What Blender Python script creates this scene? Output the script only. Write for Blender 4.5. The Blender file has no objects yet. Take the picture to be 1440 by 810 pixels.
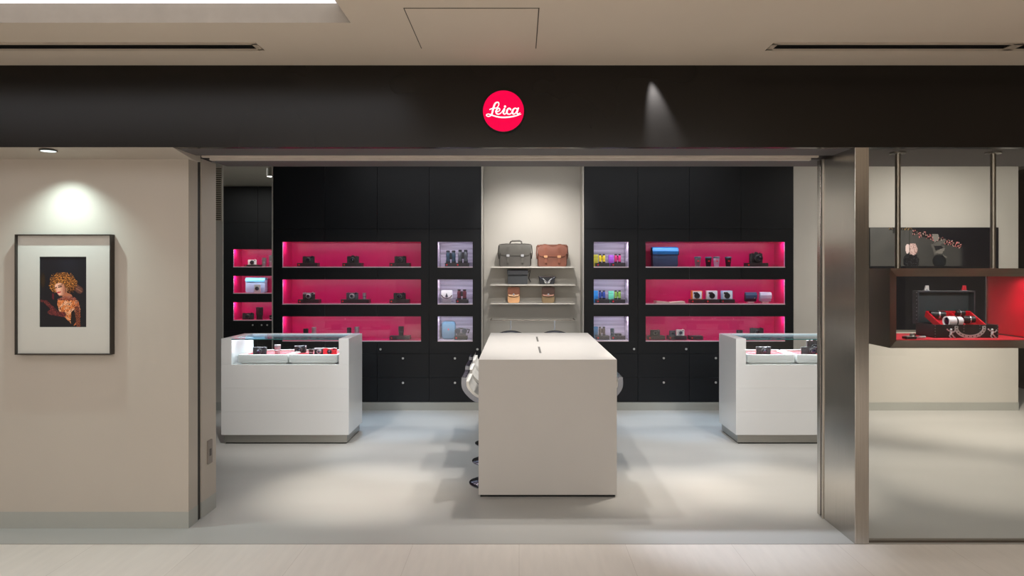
import bpy, bmesh, math, random
from mathutils import Vector, Matrix, noise
random.seed(7)
C = bpy.context.scene.collection
F, CX, CY, CZ = 1050.0, 730.0, 380.0, 1.55
PI = math.pi

def at(px, py, Y):                      # a point on the plane at distance Y
    return Vector(((px-CX)*Y/F, Y, CZ-(py-CY)*Y/F))
def fx(px, Y): return (px-CX)*Y/F
def fz(py, Y): return CZ-(py-CY)*Y/F

# ------------------------------------------------------------------ materials
def lin(c):
    r = []
    for v in c[:3]:
        v = v/255.0
        r.append(v/12.92 if v <= 0.04045 else ((v+0.055)/1.055)**2.4)
    return (r[0], r[1], r[2], 1)
_m = {}
def mat(name, rgb, rough=0.5, metal=0.0, var=0.06, scale=8.0, bump=0.0, bscale=60.0, stretch=None, emit=0.0, coat=0.0, spec=0.5, ecol=None):
    if name in _m: return _m[name]
    m = bpy.data.materials.new(name); m.use_nodes = True
    nt = m.node_tree; N = nt.nodes; L = nt.links
    b = N['Principled BSDF']
    b.inputs['Roughness'].default_value = rough
    b.inputs['Metallic'].default_value = metal
    b.inputs['Specular IOR Level'].default_value = spec
    b.inputs['Coat Weight'].default_value = coat
    tc = N.new('ShaderNodeTexCoord'); mp = N.new('ShaderNodeMapping')
    if stretch: mp.inputs['Scale'].default_value = stretch
    L.new(tc.outputs['Object'], mp.inputs['Vector'])
    nz = N.new('ShaderNodeTexNoise'); nz.inputs['Scale'].default_value = scale; nz.inputs['Detail'].default_value = 3
    L.new(mp.outputs['Vector'], nz.inputs['Vector'])
    cr = N.new('ShaderNodeValToRGB')
    a = lin(rgb)
    cr.color_ramp.elements[0].position = 0.3; cr.color_ramp.elements[1].position = 0.7
    cr.color_ramp.elements[0].color = [v*(1-var) for v in a[:3]]+[1]
    cr.color_ramp.elements[1].color = [min(1, v*(1+var)) for v in a[:3]]+[1]
    L.new(nz.outputs['Fac'], cr.inputs['Fac']); L.new(cr.outputs['Color'], b.inputs['Base Color'])
    if bump:
        n2 = N.new('ShaderNodeTexNoise'); n2.inputs['Scale'].default_value = bscale; n2.inputs['Detail'].default_value = 4
        L.new(mp.outputs['Vector'], n2.inputs['Vector'])
        bp = N.new('ShaderNodeBump'); bp.inputs['Strength'].default_value = bump; bp.inputs['Distance'].default_value = 0.002
        L.new(n2.outputs['Fac'], bp.inputs['Height']); L.new(bp.outputs['Normal'], b.inputs['Normal'])
    if emit:
        b.inputs['Emission Color'].default_value = lin(ecol or rgb); b.inputs['Emission Strength'].default_value = emit
    _m[name] = m
    return m
def glass_mat(name, tint, gloss=1.0):
    if name in _m: return _m[name]
    m = bpy.data.materials.new(name); m.use_nodes = True
    N = m.node_tree.nodes; L = m.node_tree.links
    N.remove(N['Principled BSDF'])
    t = N.new('ShaderNodeBsdfTransparent'); t.inputs['Color'].default_value = tint
    g = N.new('ShaderNodeBsdfGlossy'); g.inputs['Roughness'].default_value = 0.02
    f = N.new('ShaderNodeFresnel'); f.inputs['IOR'].default_value = 1.5
    mu = N.new('ShaderNodeMath'); mu.operation = 'MULTIPLY'; mu.inputs[1].default_value = gloss; mu.use_clamp = True
    mx = N.new('ShaderNodeMixShader')
    L.new(f.outputs['Fac'], mu.inputs[0]); L.new(mu.outputs[0], mx.inputs['Fac'])
    L.new(t.outputs[0], mx.inputs[1]); L.new(g.outputs[0], mx.inputs[2])
    L.new(mx.outputs[0], N['Material Output'].inputs['Surface'])
    _m[name] = m
    return m
def vcol_mat(name, rough=0.3):
    m = bpy.data.materials.new(name); m.use_nodes = True
    N = m.node_tree.nodes; L = m.node_tree.links
    b = N['Principled BSDF']; b.inputs['Roughness'].default_value = rough
    a = N.new('ShaderNodeVertexColor'); a.layer_name = 'print'
    L.new(a.outputs['Color'], b.inputs['Base Color'])
    return m

WALL = mat('beige_paint', (178,169,158), 0.7, var=0.02, scale=2, bump=0.15, bscale=200)
WALLIN = mat('interior_beige_paint', (189,185,177), 0.65, var=0.02, scale=2, bump=0.1, bscale=200)
BASEB = mat('grey_skirting_laminate', (160,161,155), 0.35, var=0.03, scale=3)
CEILM = mat('warm_ceiling_paint', (200,188,173), 0.8, var=0.02, scale=1.5)
CEILIN = mat('interior_ceiling_paint', (176,176,168), 0.8, var=0.02)
FASC = mat('satin_black_fascia', (25,22,19), 0.22, var=0.05, scale=1.2, spec=0.3)
SOFF = mat('dark_soffit_panel', (80,76,76), 0.65, var=0.03)
BLACK = mat('black_lacquer', (10,13,18), 0.42, var=0.06, scale=2, spec=0.32)
GAP = mat('black_gap', (8,8,8), 0.8)
PINK = mat('crimson_panel', (190,15,95), 0.35, var=0.03, scale=2, spec=0.4)
RAIL = mat('pale_shelf_edge', (225,205,215), 0.3, var=0.02)
LWOOD = mat('lavender_grey_woodgrain', (176,166,184), 0.45, var=0.38, scale=3, stretch=(0.3, 1, 11))
STEEL = mat('brushed_steel', (188,184,178), 0.2, 1.0, var=0.09, scale=5, stretch=(60,60,0.6), bump=0.05, bscale=8)
STEELH = mat('brushed_steel_plinth', (168,166,160), 0.34, 1.0, var=0.08, scale=5, stretch=(0.8,60,60))
DSTEEL = mat('dark_bronze_steel', (132,124,115), 0.36, 1.0, var=0.08, scale=5, stretch=(1,60,60))
CHROME = mat('chrome', (172,175,180), 0.1, 1.0, var=0.02)
WHITE = mat('white_solid_surface', (216,217,217), 0.28, var=0.012, scale=2, coat=0.2)
ISLE = mat('matt_white_laminate', (193,189,184), 0.4, var=0.015, scale=2)

WTRAY = mat('white_tray_lacquer', (232,233,230), 0.3, var=0.01)
RED = mat('red_felt', (205,22,44), 0.75, var=0.08, scale=30, bump=0.2)
REDP = mat('red_lacquer', (182,14,34), 0.35, var=0.03)
BMET = mat('black_camera_metal', (24,24,27), 0.38, var=0.1, scale=30)
BLEATH = mat('black_pebbled_leatherette', (26,27,31), 0.6, var=0.2, scale=120, bump=0.4, bscale=500)
SMET = mat('satin_silver_metal', (190,192,198), 0.28, 0.9, var=0.03)
GREYM = mat('graphite_metal', (84,86,96), 0.35, 0.6, var=0.05)
LENSG = mat('coated_lens_glass', (18,22,50), 0.05, 0.2, var=0.3, scale=40, coat=1.0)
REDDOT = mat('red_badge', (225,20,40), 0.4)
PLINTH = mat('charcoal_display_plinth', (46,43,46), 0.4, var=0.05, scale=10)
KNOB = mat('brushed_nickel_knob', (205,205,205), 0.35, 0.6, var=0.02)
LED = mat('white_led_diffuser', (240,245,255), 0.5, emit=9.0)
LEDL = mat('lavender_led_line', (200,180,225), 0.5, emit=0.35)
LEDC = mat('cool_led_diffuser', (205,235,255), 0.5, emit=0.9)
COVE = mat('luminous_ceiling_diffuser', (238,240,246), 0.6, emit=1.15)
GLASS = glass_mat('clear_glass', (0.975,0.985,0.985,1), 0.8)
GLASSC = glass_mat('cyan_tinted_glass', (0.90,0.97,0.985,1), 0.8)
GEDGE = mat('green_glass_edge', (70,140,140), 0.15, var=0.05)
WPANE = glass_mat('shop_window_glass', (0.985,0.985,0.97,1), 0.5)

def floor_mat():
    m = mat('polished_grey_concrete_floor', (172,171,167), 0.46, var=0.07, scale=0.9, stretch=(0.5,1.6,1), bump=0.03, bscale=30)
    return m
FLOOR = floor_mat()
def tile_mat():
    m = mat('pale_wood_grain_porcelain', (218,211,203), 0.42, var=0.035, scale=6, stretch=(4,0.5,1))
    nt = m.node_tree; N = nt.nodes; L = nt.links
    b = N['Principled BSDF']; old = b.inputs['Base Color'].links[0].from_socket
    tc = N.new('ShaderNodeTexCoord'); mp = N.new('ShaderNodeMapping'); mp.inputs['Rotation'].default_value = (0,0,PI/2)
    br = N.new('ShaderNodeTexBrick'); br.inputs['Scale'].default_value = 1.0
    br.inputs['Brick Width'].default_value = 1.2; br.inputs['Row Height'].default_value = 0.6
    br.inputs['Mortar Size'].default_value = 0.0015; br.inputs['Color1'].default_value = (1,1,1,1)
    br.inputs['Color2'].default_value = (0.97,0.965,0.96,1); br.inputs['Mortar'].default_value = (0.8,0.78,0.76,1)
    L.new(tc.outputs['Object'], mp.inputs['Vector']); L.new(mp.outputs[0], br.inputs['Vector'])
    mx = N.new('ShaderNodeMixRGB'); mx.blend_type = 'MULTIPLY'; mx.inputs['Fac'].default_value = 1
    L.new(old, mx.inputs['Color1']); L.new(br.outputs['Color'], mx.inputs['Color2']); L.new(mx.outputs[0], b.inputs['Base Color'])
    return m
TILE = tile_mat()

# ------------------------------------------------------------------ mesh builder
class MB:
    def __init__(s): s.bm = bmesh.new(); s.mats = []
    def _mi(s, m):
        if m is None: return 0
        if m not in s.mats: s.mats.append(m)
        return s.mats.index(m)
    def _fin(s, n0, m, M=None):
        fs = s.bm.faces[:][n0:]
        i = s._mi(m)
        vs = set()
        for f in fs:
            f.material_index = i
            vs.update(f.verts)
        if M is not None:
            for v in vs: v.co = M @ v.co
        return s
    def box(s, x0, x1, y0, y1, z0, z1, m=None, M=None):
        n = len(s.bm.faces)
        v = [s.bm.verts.new(p) for p in ((x0,y0,z0),(x1,y0,z0),(x1,y1,z0),(x0,y1,z0),(x0,y0,z1),(x1,y0,z1),(x1,y1,z1),(x0,y1,z1))]
        for q in ((0,3,2,1),(4,5,6,7),(0,1,5,4),(1,2,6,5),(2,3,7,6),(3,0,4,7)): s.bm.faces.new([v[i] for i in q])
        return s._fin(n, m, M)
    def loft(s, rings, m=None, M=None, cap=True, closed=False):
        n = len(s.bm.faces)
        R = [[s.bm.verts.new(p) for p in r] for r in rings]
        k = len(R[0])
        seq = list(range(len(R)-1))
        for a in seq:
            for i in range(k):
                j = (i+1) % k
                s.bm.faces.new((R[a][i], R[a][j], R[a+1][j], R[a+1][i]))
        if closed:
            for i in range(k):
                j = (i+1) % k
                s.bm.faces.new((R[-1][i], R[-1][j], R[0][j], R[0][i]))
        elif cap:
            s.bm.faces.new(list(reversed(R[0]))); s.bm.faces.new(R[-1])
        return s._fin(n, m, M)
    def lathe(s, prof, c=(0,0,0), ax='Z', seg=20, m=None, M=None):   # prof = [(r, h)...]
        rings = []
        for r, h in prof:
            ring = []
            for i in range(seg):
                a = 2*PI*i/seg
                u, w = max(r,1e-5)*math.cos(a), max(r,1e-5)*math.sin(a)
                if ax == 'Z': p = (c[0]+u, c[1]+w, c[2]+h)
                elif ax == 'Y': p = (c[0]+u, c[1]+h, c[2]-w)
                else: p = (c[0]+h, c[1]+u, c[2]+w)
                ring.append(p)
            rings.append(ring)
        return s.loft(rings, m, M)
    def prism(s, poly, a0, a1, ax='Y', m=None, M=None):   # poly (u,w): XZ for Y, YZ for X, XY for Z
        def P(u, w, a): return {'Y': (u, a, w), 'X': (a, u, w), 'Z': (u, w, a)}[ax]
        return s.loft([[P(u, w, a0) for u, w in poly], [P(u, w, a1) for u, w in poly]], m, M)
    def rbox(s, x0, x1, y0, y1, z0, z1, r, m=None, ax='Y', seg=4, M=None):
        if ax == 'Y': U0, U1, W0, W1, A0, A1 = x0, x1, z0, z1, y0, y1
        elif ax == 'Z': U0, U1, W0, W1, A0, A1 = x0, x1, y0, y1, z0, z1
        else: U0, U1, W0, W1, A0, A1 = y0, y1, z0, z1, x0, x1
        return s.prism(rpoly(U0, U1, W0, W1, r, seg), A0, A1, ax, m, M)
    def tube(s, pts, r, seg=8, m=None, closed=False, M=None):
        pts = [Vector(p) for p in pts]; rings = []
        n = len(pts); up = None
        for i, p in enumerate(pts):
            a = pts[(i-1) % n] if (closed or i > 0) else p
            b = pts[(i+1) % n] if (closed or i < n-1) else p
            t = (b-a).normalized()
            if up is None:
                up = Vector((0,0,1)) if abs(t.z) < 0.9 else Vector((1,0,0))
            u = t.cross(up).normalized(); w = u.cross(t).normalized(); up = w
            rr = r[i] if isinstance(r, (list, tuple)) else r
            rings.append([p+u*rr*math.cos(2*PI*k/seg)+w*rr*math.sin(2*PI*k/seg) for k in range(seg)])
        return s.loft(rings, m, M, cap=not closed, closed=closed)
    def ball(s, c, r, m=None, seg=12, M=None):
        rx, ry, rz = r if isinstance(r, (tuple, list)) else (r, r, r)
        rings = []
        k = seg//2
        for j in range(k+1):
            t = -PI/2+PI*j/k; cr = max(math.cos(t), 1e-4)
            rings.append([(c[0]+rx*cr*math.cos(2*PI*i/seg), c[1]+ry*cr*math.sin(2*PI*i/seg), c[2]+rz*math.sin(t)) for i in range(seg)])
        return s.loft(rings, m, M)
    def build(s, name, m=None, parent=None, bevel=0.0, smooth=False, loc=None):
        me = bpy.data.meshes.new(name)
        bmesh.ops.recalc_face_normals(s.bm, faces=s.bm.faces[:])
        if smooth:
            for f in s.bm.faces: f.smooth = True
        s.bm.to_mesh(me); s.bm.free()
        for x in (s.mats if s.mats else [m]): me.materials.append(x)
        o = bpy.data.objects.new(name, me); C.objects.link(o)
        if parent is not None: o.parent = parent
        if loc is not None: o.location = loc
        if smooth:
            try: me.set_sharp_from_angle(angle=math.radians(38))
            except Exception: pass
        if bevel:
            b = o.modifiers.new('edge', 'BEVEL'); b.width = bevel; b.segments = 2; b.limit_method = 'ANGLE'; b.angle_limit = math.radians(35)
        return o
def rpoly(u0, u1, w0, w1, r, seg=4):
    P = []
    for cu, cw, a0 in ((u1-r, w0+r, -PI/2), (u1-r, w1-r, 0), (u0+r, w1-r, PI/2), (u0+r, w0+r, PI)):
        for i in range(seg+1):
            a = a0+PI/2*i/seg
            P.append((cu+r*math.cos(a), cw+r*math.sin(a)))
    return P
def thing(name, label, cat, loc=(0,0,0), rz=0.0, group=None):
    o = bpy.data.objects.new(name, None); C.objects.link(o)
    o.empty_display_size = 0.05
    o.location = loc; o.rotation_euler = (0,0,rz); o['label'] = label; o['category'] = cat
    if group: o['group'] = group
    return o
def tag(o, label, cat, group=None):
    o['label'] = label; o['category'] = cat
    if group: o['group'] = group
    return o
def struct(o): o['kind'] = 'structure'; return o
def dup(root, loc, rz=None, label=None, group=None):
    r = root.copy(); C.objects.link(r); r.location = loc
    if rz is not None: r.rotation_euler = (0,0,rz)
    if label: r['label'] = label
    if group: r['group'] = group
    for ch in list(root.children):
        c = ch.copy(); C.objects.link(c); c.parent = r
        for g in list(ch.children):
            d = g.copy(); C.objects.link(d); d.parent = c
    return r

# ------------------------------------------------------------------ the setting
YF = 4.227           # shop front line
ZS = 2.246           # lintel underside
ZC = 2.71            # corridor ceiling
ZI = 2.87            # interior ceiling
YB = 8.26            # back cabinet fronts
YW = 4.483           # left wall face
struct(MB().box(-7, 7, YF, 12.4, -0.1, 0).build('floor', FLOOR))
struct(MB().box(-7, 7, -5, YF-0.004, -0.1, 0.0).build('floor_corridor', TILE))
struct(MB().box(-7, 7, YF-0.004, YF, -0.1, 0.001).build('trim_1', DSTEEL))
# corridor ceiling with the flared recess of the luminous panel and two slots cut out by laying strips
RX0, RX1, RY0, RY1 = -4.6, fx(493, 3.5), 1.7, 3.50
SL = [(-4.6, fx(368,3.93), 3.815, 3.925), (fx(1090,3.82), fx(1431,3.82), 3.815, 3.925), (fx(1437,3.82), 4.6, 3.815, 3.925)]
cb = MB()
ZT = ZC+0.14
cb.box(-7, 7, -5, RY0, ZC, ZT)
cb.box(-7, RX0, RY0, RY1, ZC, ZT); cb.box(RX1, 7, RY0, RY1, ZC, ZT)
cb.box(-7, 7, RY1, 3.815, ZC, ZT)
cb.box(-7, 7, 3.925, YF, ZC, ZT)
xs = [-7, SL[0][0], SL[0][1], SL[1][0], SL[1][1], SL[2][0], SL[2][1], 7]
for i in range(0, 8, 2): cb.box(xs[i], xs[i+1], 3.815, 3.925, ZC, ZT)
struct(cb.build('ceiling', CEILM))
# flared white reveal of the recess
i0 = 0.05; zl = ZC+0.07
rv = MB()
o4 = [(RX0,RY0),(RX1,RY0),(RX1,RY1),(RX0,RY1)]; n4 = [(RX0+i0,RY0+i0),(RX1-i0,RY0+i0),(RX1-i0,RY1-0.004),(RX0+i0,RY1-0.004)]
for a in range(4):
    b = (a+1) % 4
    pts = [(*o4[a],ZC),(*o4[b],ZC),(*n4[b],zl),(*n4[a],zl)]
    back = [(p[0], p[1], p[2]+0.02) for p in pts]
    rv.loft([pts, back])
struct(rv.build('trim_2', mat('recess_reveal_paint', (152,143,132), 0.7)))
lp = MB().box(RX0-0.02, RX1+0.02, RY0-0.02, RY1-0.001, zl+0.02, zl+0.04).build('luminous_ceiling_panel', COVE)
tag(lp, 'long white luminous panel set in the recess of the corridor ceiling', 'ceiling light')
# linear air slots
for k, (x0, x1, y0, y1) in enumerate(SL):
    lab = ['long linear air slot in the corridor ceiling above the portrait wall', 'linear air slot in the corridor ceiling above the steel column and window',
           'short end of an air slot at the right edge of the corridor ceiling'][k]
    t = thing('linear_air_vent', lab, 'air vent', ((x0+x1)/2, (y0+y1)/2, ZC), group='linear slots in the corridor ceiling')
    hx = (x1-x0)/2; hy = (y1-y0)/2
    g = MB()
    g.box(-hx-0.012, hx+0.012, -hy-0.012, -hy+0.016, -0.004, 0.0); g.box(-hx-0.012, hx+0.012, hy-0.016, hy+0.012, -0.004, 0)
    g.box(-hx-0.012, -hx+0.016, -hy, hy, -0.004, 0); g.box(hx-0.016, hx+0.012, -hy, hy, -0.004, 0)
    g.build('frame', mat('vent_frame_paint', (176,163,148), 0.6), t)
    MB().box(-hx, hx, -hy+0.004, -0.012, 0.012, 0.018).build('blade', mat('vent_blade', (120,110,98), 0.6), t)
    MB().box(-hx, hx, hy-0.004, hy, 0.001, 0.08).box(-hx, -hx+0.004, -hy, hy, 0.001, 0.08).box(hx-0.004, hx, -hy, hy, 0.001, 0.08).box(-hx, hx, -hy, -hy+0.003, 0.001, 0.08).build('slot_lining', GAP, t)
    MB().box(-hx, hx, -hy, hy, 0.08, 0.09).build('backing', GAP, t)
# access hatch
hx0, hx1, hy0, hy1 = -0.512, 0.09, 3.302, 3.902
# (hatch straddles only solid ceiling strips)
t = thing('ceiling_access_hatch', 'square flush access hatch outlined in the beige corridor ceiling', 'access hatch', ((hx0+hx1)/2, (hy0+hy1)/2, ZC))
hw = 0.301
MB().box(-hw+0.005, hw-0.005, -hw+0.005, hw-0.005, -0.003, 0).build('panel', CEILM, t)
g = MB()
for q in ((-hw,hw,-hw,-hw+0.005),(-hw,hw,hw-0.005,hw),(-hw,-hw+0.005,-hw,hw),(hw-0.005,hw,-hw,hw)): g.box(*q, -0.0015, 0)
g.build('edge_gap', mat('hatch_gap', (70,62,54), 0.7), t)

# fascia, soffits
fb = MB(); fb.box(-7, 7, YF, YF+0.05, ZS, ZC)
struct(fb.build('wall_front', FASC))
XL = -1.985; XR = 1.90
# soffit over the opening
sb = MB()
sb.box(-1.96, 7, YF+0.05, 4.53, ZS, ZS+0.03); sb.box(-1.96, 7, 4.69, 5.01, ZS, ZS+0.03)
sb.box(-1.96, 7, 4.53, 4.69, ZS+0.028, ZS+0.04)
sb.box(XR+0.08, 7, 4.53, 4.69, ZS, ZS+0.028)
sb.box(-7, 7, 4.98, 5.01, ZS+0.03, ZI)
struct(sb.build('ceiling_soffit', SOFF))
# two aluminium guide strips of the shutter
g = MB(); g.box(-1.93, 1.82, 4.535, 4.56, ZS-0.010, ZS+0.02).box(-1.93, 1.82, 4.655, 4.685, ZS-0.010, ZS+0.02).box(-1.93,1.82,4.56,4.655,ZS+0.012,ZS+0.027,SOFF)
g.mats = [mat('anodised_rail', (215,206,194), 0.5, 0.2), SOFF]
for f in g.bm.faces: f.material_index = 0
g.bm.faces.ensure_lookup_table()
for f in g.bm.faces[-6:]: f.material_index = 1
o = g.build('shutter_guide_rail'); tag(o, 'pale metal shutter guide rail running across the underside of the lintel', 'rail')
# beige wedge soffit over the portrait wall
w = MB(); w.prism([(YF, ZS), (YW, 2.216), (4.60, 2.216), (4.60, ZS+0.03), (YF+0.05, ZS+0.03), (YF+0.05,ZS)], -7, -1.962, 'X')
struct(w.build('ceiling_niche', WALL))
# left portrait wall
wl = MB()
wl.box(-7, XL, YW, 4.611, 0.10, 2.218)
wl.box(-7, XL-0.03, 4.611, 4.663, 0.0, 2.27)
wl.box(-7, XL+0.003, 4.663, 4.881, 0.10, ZS)
wl.box(-7, XL-0.06, 4.881, 5.0, 0.0, ZS)
struct(wl.build('wall_left', WALL))
bl = MB(); bl.box(-7, XL+0.001, YW-0.001, 4.611, 0.0, 0.10).box(-7, XL+0.004, 4.663, 4.881, 0.0, 0.10)
struct(bl.build('baseboard_left', BASEB))
struct(MB().box(XL-0.03, XL-0.006, 4.612, 4.662, 0.0, ZS).build('trim_3', mat('dark_slot', (30,26,22), 0.6)))
# socket on the side reveal
t = thing('wall_socket', 'grey wall socket low on the side face of the wall end', 'socket', (XL+0.003, 4.775, 0.39), PI/2)
MB().rbox(-0.034, 0.034, -0.008, 0.0, -0.075, 0.075, 0.006).build('cover_plate', mat('socket_grey', (128,118,110), 0.5), t, loc=(0,0,0))
MB().rbox(-0.013, 0.013, -0.010, -0.008, -0.025, 0.02, 0.004).build('outlet', mat('socket_dark', (66,56,52), 0.5), t)
# steel column
t = thing('steel_column', 'tall brushed stainless steel post between the entrance and the shop window', 'column', (1.94, 4.5, 0))
MB().box(-0.04, 0.04, YF-4.502, 0.178, 0, ZS+0.0).build('front_post', STEEL, t, bevel=0.002)
MB().box(-0.028, 0.04, 0.178, 0.212, 0, ZS).build('shutter_groove', GAP, t)
MB().box(-0.04, 0.04, 0.212, 0.262, 0, ZS).build('rear_post', STEEL, t, bevel=0.002)
MB().box(-0.046, -0.04, 0.160, 0.178, 0, ZS-0.002).build('edge_bead', mat('bead_steel', (196,190,180), 0.35, 0.9), t)
# shop window
t = MB().box(1.985, 6.6, 4.262, 4.270, 0.012, ZS-0.002).build('window_1', WPANE); struct(t)
struct(MB().box(1.985, 6.6, 4.25, 4.285, 0, 0.012).build('window_1_sill', DSTEEL))

# interior ceiling & walls
struct(MB().box(-7, 7, 5.01, 12.4, ZI, ZI+0.06).build('ceiling_interior', CEILIN))
XCL0, XCL1 = fx(384,YB), fx(677,YB)
XCR0, XCR1 = fx(821,YB), fx(1116,YB)
XP1 = fx(1432, YB)
wb = MB()
wb.box(XCL1, XCR0, 8.60, 8.70, 0, ZI)                   # behind the bag shelves
wb.box(XCR1, XP1, YB, 8.40, 0.0, ZI)
struct(wb.build('wall_back', WALLIN))
XE = fx(313, YB)
wb = MB(); wb.box(-7, XE, YB, 8.285, 0.09, ZI).box(-7, XE-0.05, 8.285, 8.36, 0, ZI)
struct(wb.build('wall_back_left', WALLIN))
bb = MB(); bb.box(-7, XE+0.002, YB-0.006, 8.285, 0, 0.09).box(XCR1, XP1, YB-0.008, YB, 0, 0.09).box(XCL1, XCR0, 8.59, 8.60, 0, 0.09)
struct(bb.build('baseboard_back', BASEB))
struct(MB().box(6.6, 6.7, YF+.05, 12.4, 0, ZI).build('wall_right', mat('dark_side_wall', (30,29,28), 0.6)))
struct(MB().box(-6.7, -6.6, 5.0, 12.4, 0, ZI).build('wall_left_inner', WALLIN))
struct(MB().box(-7, 7, 12.3, 12.4, 0, ZI).build('wall_far', WALLIN))
struct(MB().box(XCL0-0.0, XCL0+0.05, 8.66, 12.3, 0, ZI).build('wall_alcove', WALLIN))
# corridor enclosure behind the camera
struct(MB().box(-7, 7, -5.1, -5, 0, ZC).build('wall_corridor', mat('dark_brown_shopfront', (60,56,52), 0.6)))
struct(MB().box(-7.1, -7, -5, YF, 0, ZC).build('wall_corridor_left', WALL))
struct(MB().box(7, 7.1, -5, YF, 0, ZC).build('wall_corridor_right', WALL))
# louvre on the left back wall
t = thing('wall_louvre_grille', 'tall pale slatted air grille high on the inner wall left of the alcove', 'air grille', (XE-0.05, YB, 0))
g = MB()
for k in range(26):
    z = fz(310, YB)+k*(fz(236,YB)-fz(310,YB))/25
    g.box(-0.05, 0.038, -0.012, -0.002, z-0.006, z+0.003)
g.build('slat', mat('louvre_slat', (196,186,170), 0.5), t)
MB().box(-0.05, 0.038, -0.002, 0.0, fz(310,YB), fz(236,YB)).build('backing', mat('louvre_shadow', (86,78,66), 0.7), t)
MB().box(0.038, 0.05, -0.014, 0, fz(310,YB)-0.01, ZI-0.3).build('frame', mat('louvre_frame', (190,182,170), 0.5), t)

# ------------------------------------------------------------------ cabinets
ROWS = [(340, 375), (393, 427), (445, 479)]
def strip_lamp(name, loc, sx, sy, power, col, rot=(0,0,0), spread=PI):
    l = bpy.data.lights.new(name, 'AREA'); l.shape = 'RECTANGLE'; l.size = sx; l.size_y = sy; l.energy = power; l.color = col; l.spread = spread
    o = bpy.data.objects.new(name, l); C.objects.link(o); o.location = loc; o.rotation_euler = rot
    return o
def cabinet(label, x0, x1, seams, Y, rows, nx0, nx1, back, lamp, knobs, drawers, upper, top, base, led_side, depth=0.38, led_pw=0.5, fill_col=(1,0.93,0.97), group=None):
    """all x,z in metres; rows = [(z0,z1)]; front face at Y"""
    cx = (x0+x1)/2
    t = thing('display_cabinet', label, 'cabinet', (cx, Y+0.0, 0), group=group)
    X = lambda v: v-cx
    g = MB()
    FR = 0.02
    zt = top
    g.box(X(x0), X(x1), depth-0.02, depth, base, zt)              # back board
    g.box(X(x0), X(nx0)-0.004, FR, depth-0.02, base, zt); g.box(X(nx1)+0.004, X(x1), FR, depth-0.02, base, zt)
    zs = [base]+[v for r in sorted(rows) for v in r]+[zt]
    for i in range(0, len(zs), 2):
        g.box(X(nx0)-0.004, X(nx1)+0.004, FR, depth-0.02, zs[i]+(0.004 if i else 0), zs[i+1]-(0.004 if i < len(zs)-2 else 0))
    g.build('carcass', GAP, t)
    MB().box(X(x0)+0.0, X(x1)-0.0, -0.001, depth, 0, base-0.002).build('plinth', BASEB, t)
    cols = [x0]+list(seams)+[x1]
    G = 0.0015
    zu = upper                    # seam below the upper doors
    zd = drawers                  # [z of strip seam, z of middle seam]
    ztop = max(r[1] for r in rows); zbot = min(r[0] for r in rows)
    for i in range(len(cols)-1):
        a, b = X(cols[i])+G, X(cols[i+1])-G
        MB().box(a, b, 0, FR-0.002, zu+G, zt).build('upper_door', BLACK, t, bevel=0.001)
        for (z0, z1) in ((zd[0]+G, zbot-0.010), (zd[1]+G, zd[0]-G), (base, zd[1]-G)):
            d = MB().box(a, b, 0, FR-0.002, z0, z1).build('drawer', BLACK, t, bevel=0.001)
            for (kx, kz) in knobs:
                if cols[i] < kx < cols[i+1] and z0 < kz < z1:
                    MB().lathe([(0.004,0),(0.004,-0.012),(0.012,-0.014),(0.013,-0.02),(0.010,-0.024)], (X(kx),0,kz), 'Y', 12).build('knob', KNOB, d, smooth=True)
    # face bands between the niches
    g = MB()
    bands = [(ztop, zu-G)]
    rr = sorted(rows, reverse=True)
    for i in range(len(rr)-1): bands.append((rr[i+1][1], rr[i][0]-0.010))
    for z0, z1 in bands:
        for i in range(len(cols)-1): g.box(X(cols[i])+G, X(cols[i+1])-G, 0, FR-0.002, z0, z1)
    for z0, z1 in rows:
        g.box(X(x0)+G, X(nx0), 0, FR-0.002, z0-0.010, z1); g.box(X(nx1), X(x1)-G, 0, FR-0.002, z0-0.010, z1)
    g.build('face_frame', BLACK, t)
    for z0, z1 in rows:
        n = MB(); th = 0.003; a, b = X(nx0), X(nx1); yb = depth-0.03
        n.box(a-th, b+th, yb, yb+th, z0-th, z1+th); n.box(a-th, a, FR, yb, z0-th, z1+th); n.box(b, b+th, FR, yb, z0-th, z1+th)
        n.box(a, b, FR, yb, z0-th, z0); n.box(a, b, FR, yb, z1, z1+th)
        ni = n.build('niche', back, t)
        MB().box(a, b, -0.002, FR, z0-0.010, z0).build('shelf_edge', RAIL, ni)
        cuts = [nx0]+[s for s in seams if nx0 < s < nx1]+[nx1]
        for i in range(len(cuts)-1):
            MB().box(X(cuts[i])+0.002, X(cuts[i+1])-0.002, 0.004, 0.009, z0+0.003, z1-0.003).build('glass_door', GLASS, ni)
        # strip lamps under the niche top
        w = nx1-nx0
        strip_lamp('niche_strip_lamp', (cx, Y+0.06, z1-0.008), w*0.96, 0.02, lamp*w, fill_col, (math.radians(25),0,0))
        if led_side:
            s = led_side; ex = (nx0+0.012) if s < 0 else (nx1-0.012)
            ee = nx0 if s < 0 else nx1
            MB().box(X(ee)+(0 if s<0 else -0.003), X(ee)+(0.003 if s<0 else 0), 0.012, 0.018, z0+0.004, z1-0.004).build('light_strip', LEDL, ni)
            strip_lamp('niche_side_lamp', (ee-s*0.06, Y+0.05, z1-0.012), 0.03, 0.03, led_pw, (1,0.75,0.65), (math.radians(12), math.radians(30*-s), 0))
    return t
S = F/YB
zz = lambda y: CZ-(y-CY)/S
xx = lambda x: (x-CX)/S
rowsz = [(zz(b), zz(a)) for a, b in ROWS]
BASEZ = zz(565.5)
K1 = [(535.5,491),(567,503.7),(567,538)]
K2 = [(671.5,491),(640,503.7),(640,538)]
K3 = [(891.3,490.6),(860,503.6),(860,537.8)]
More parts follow.
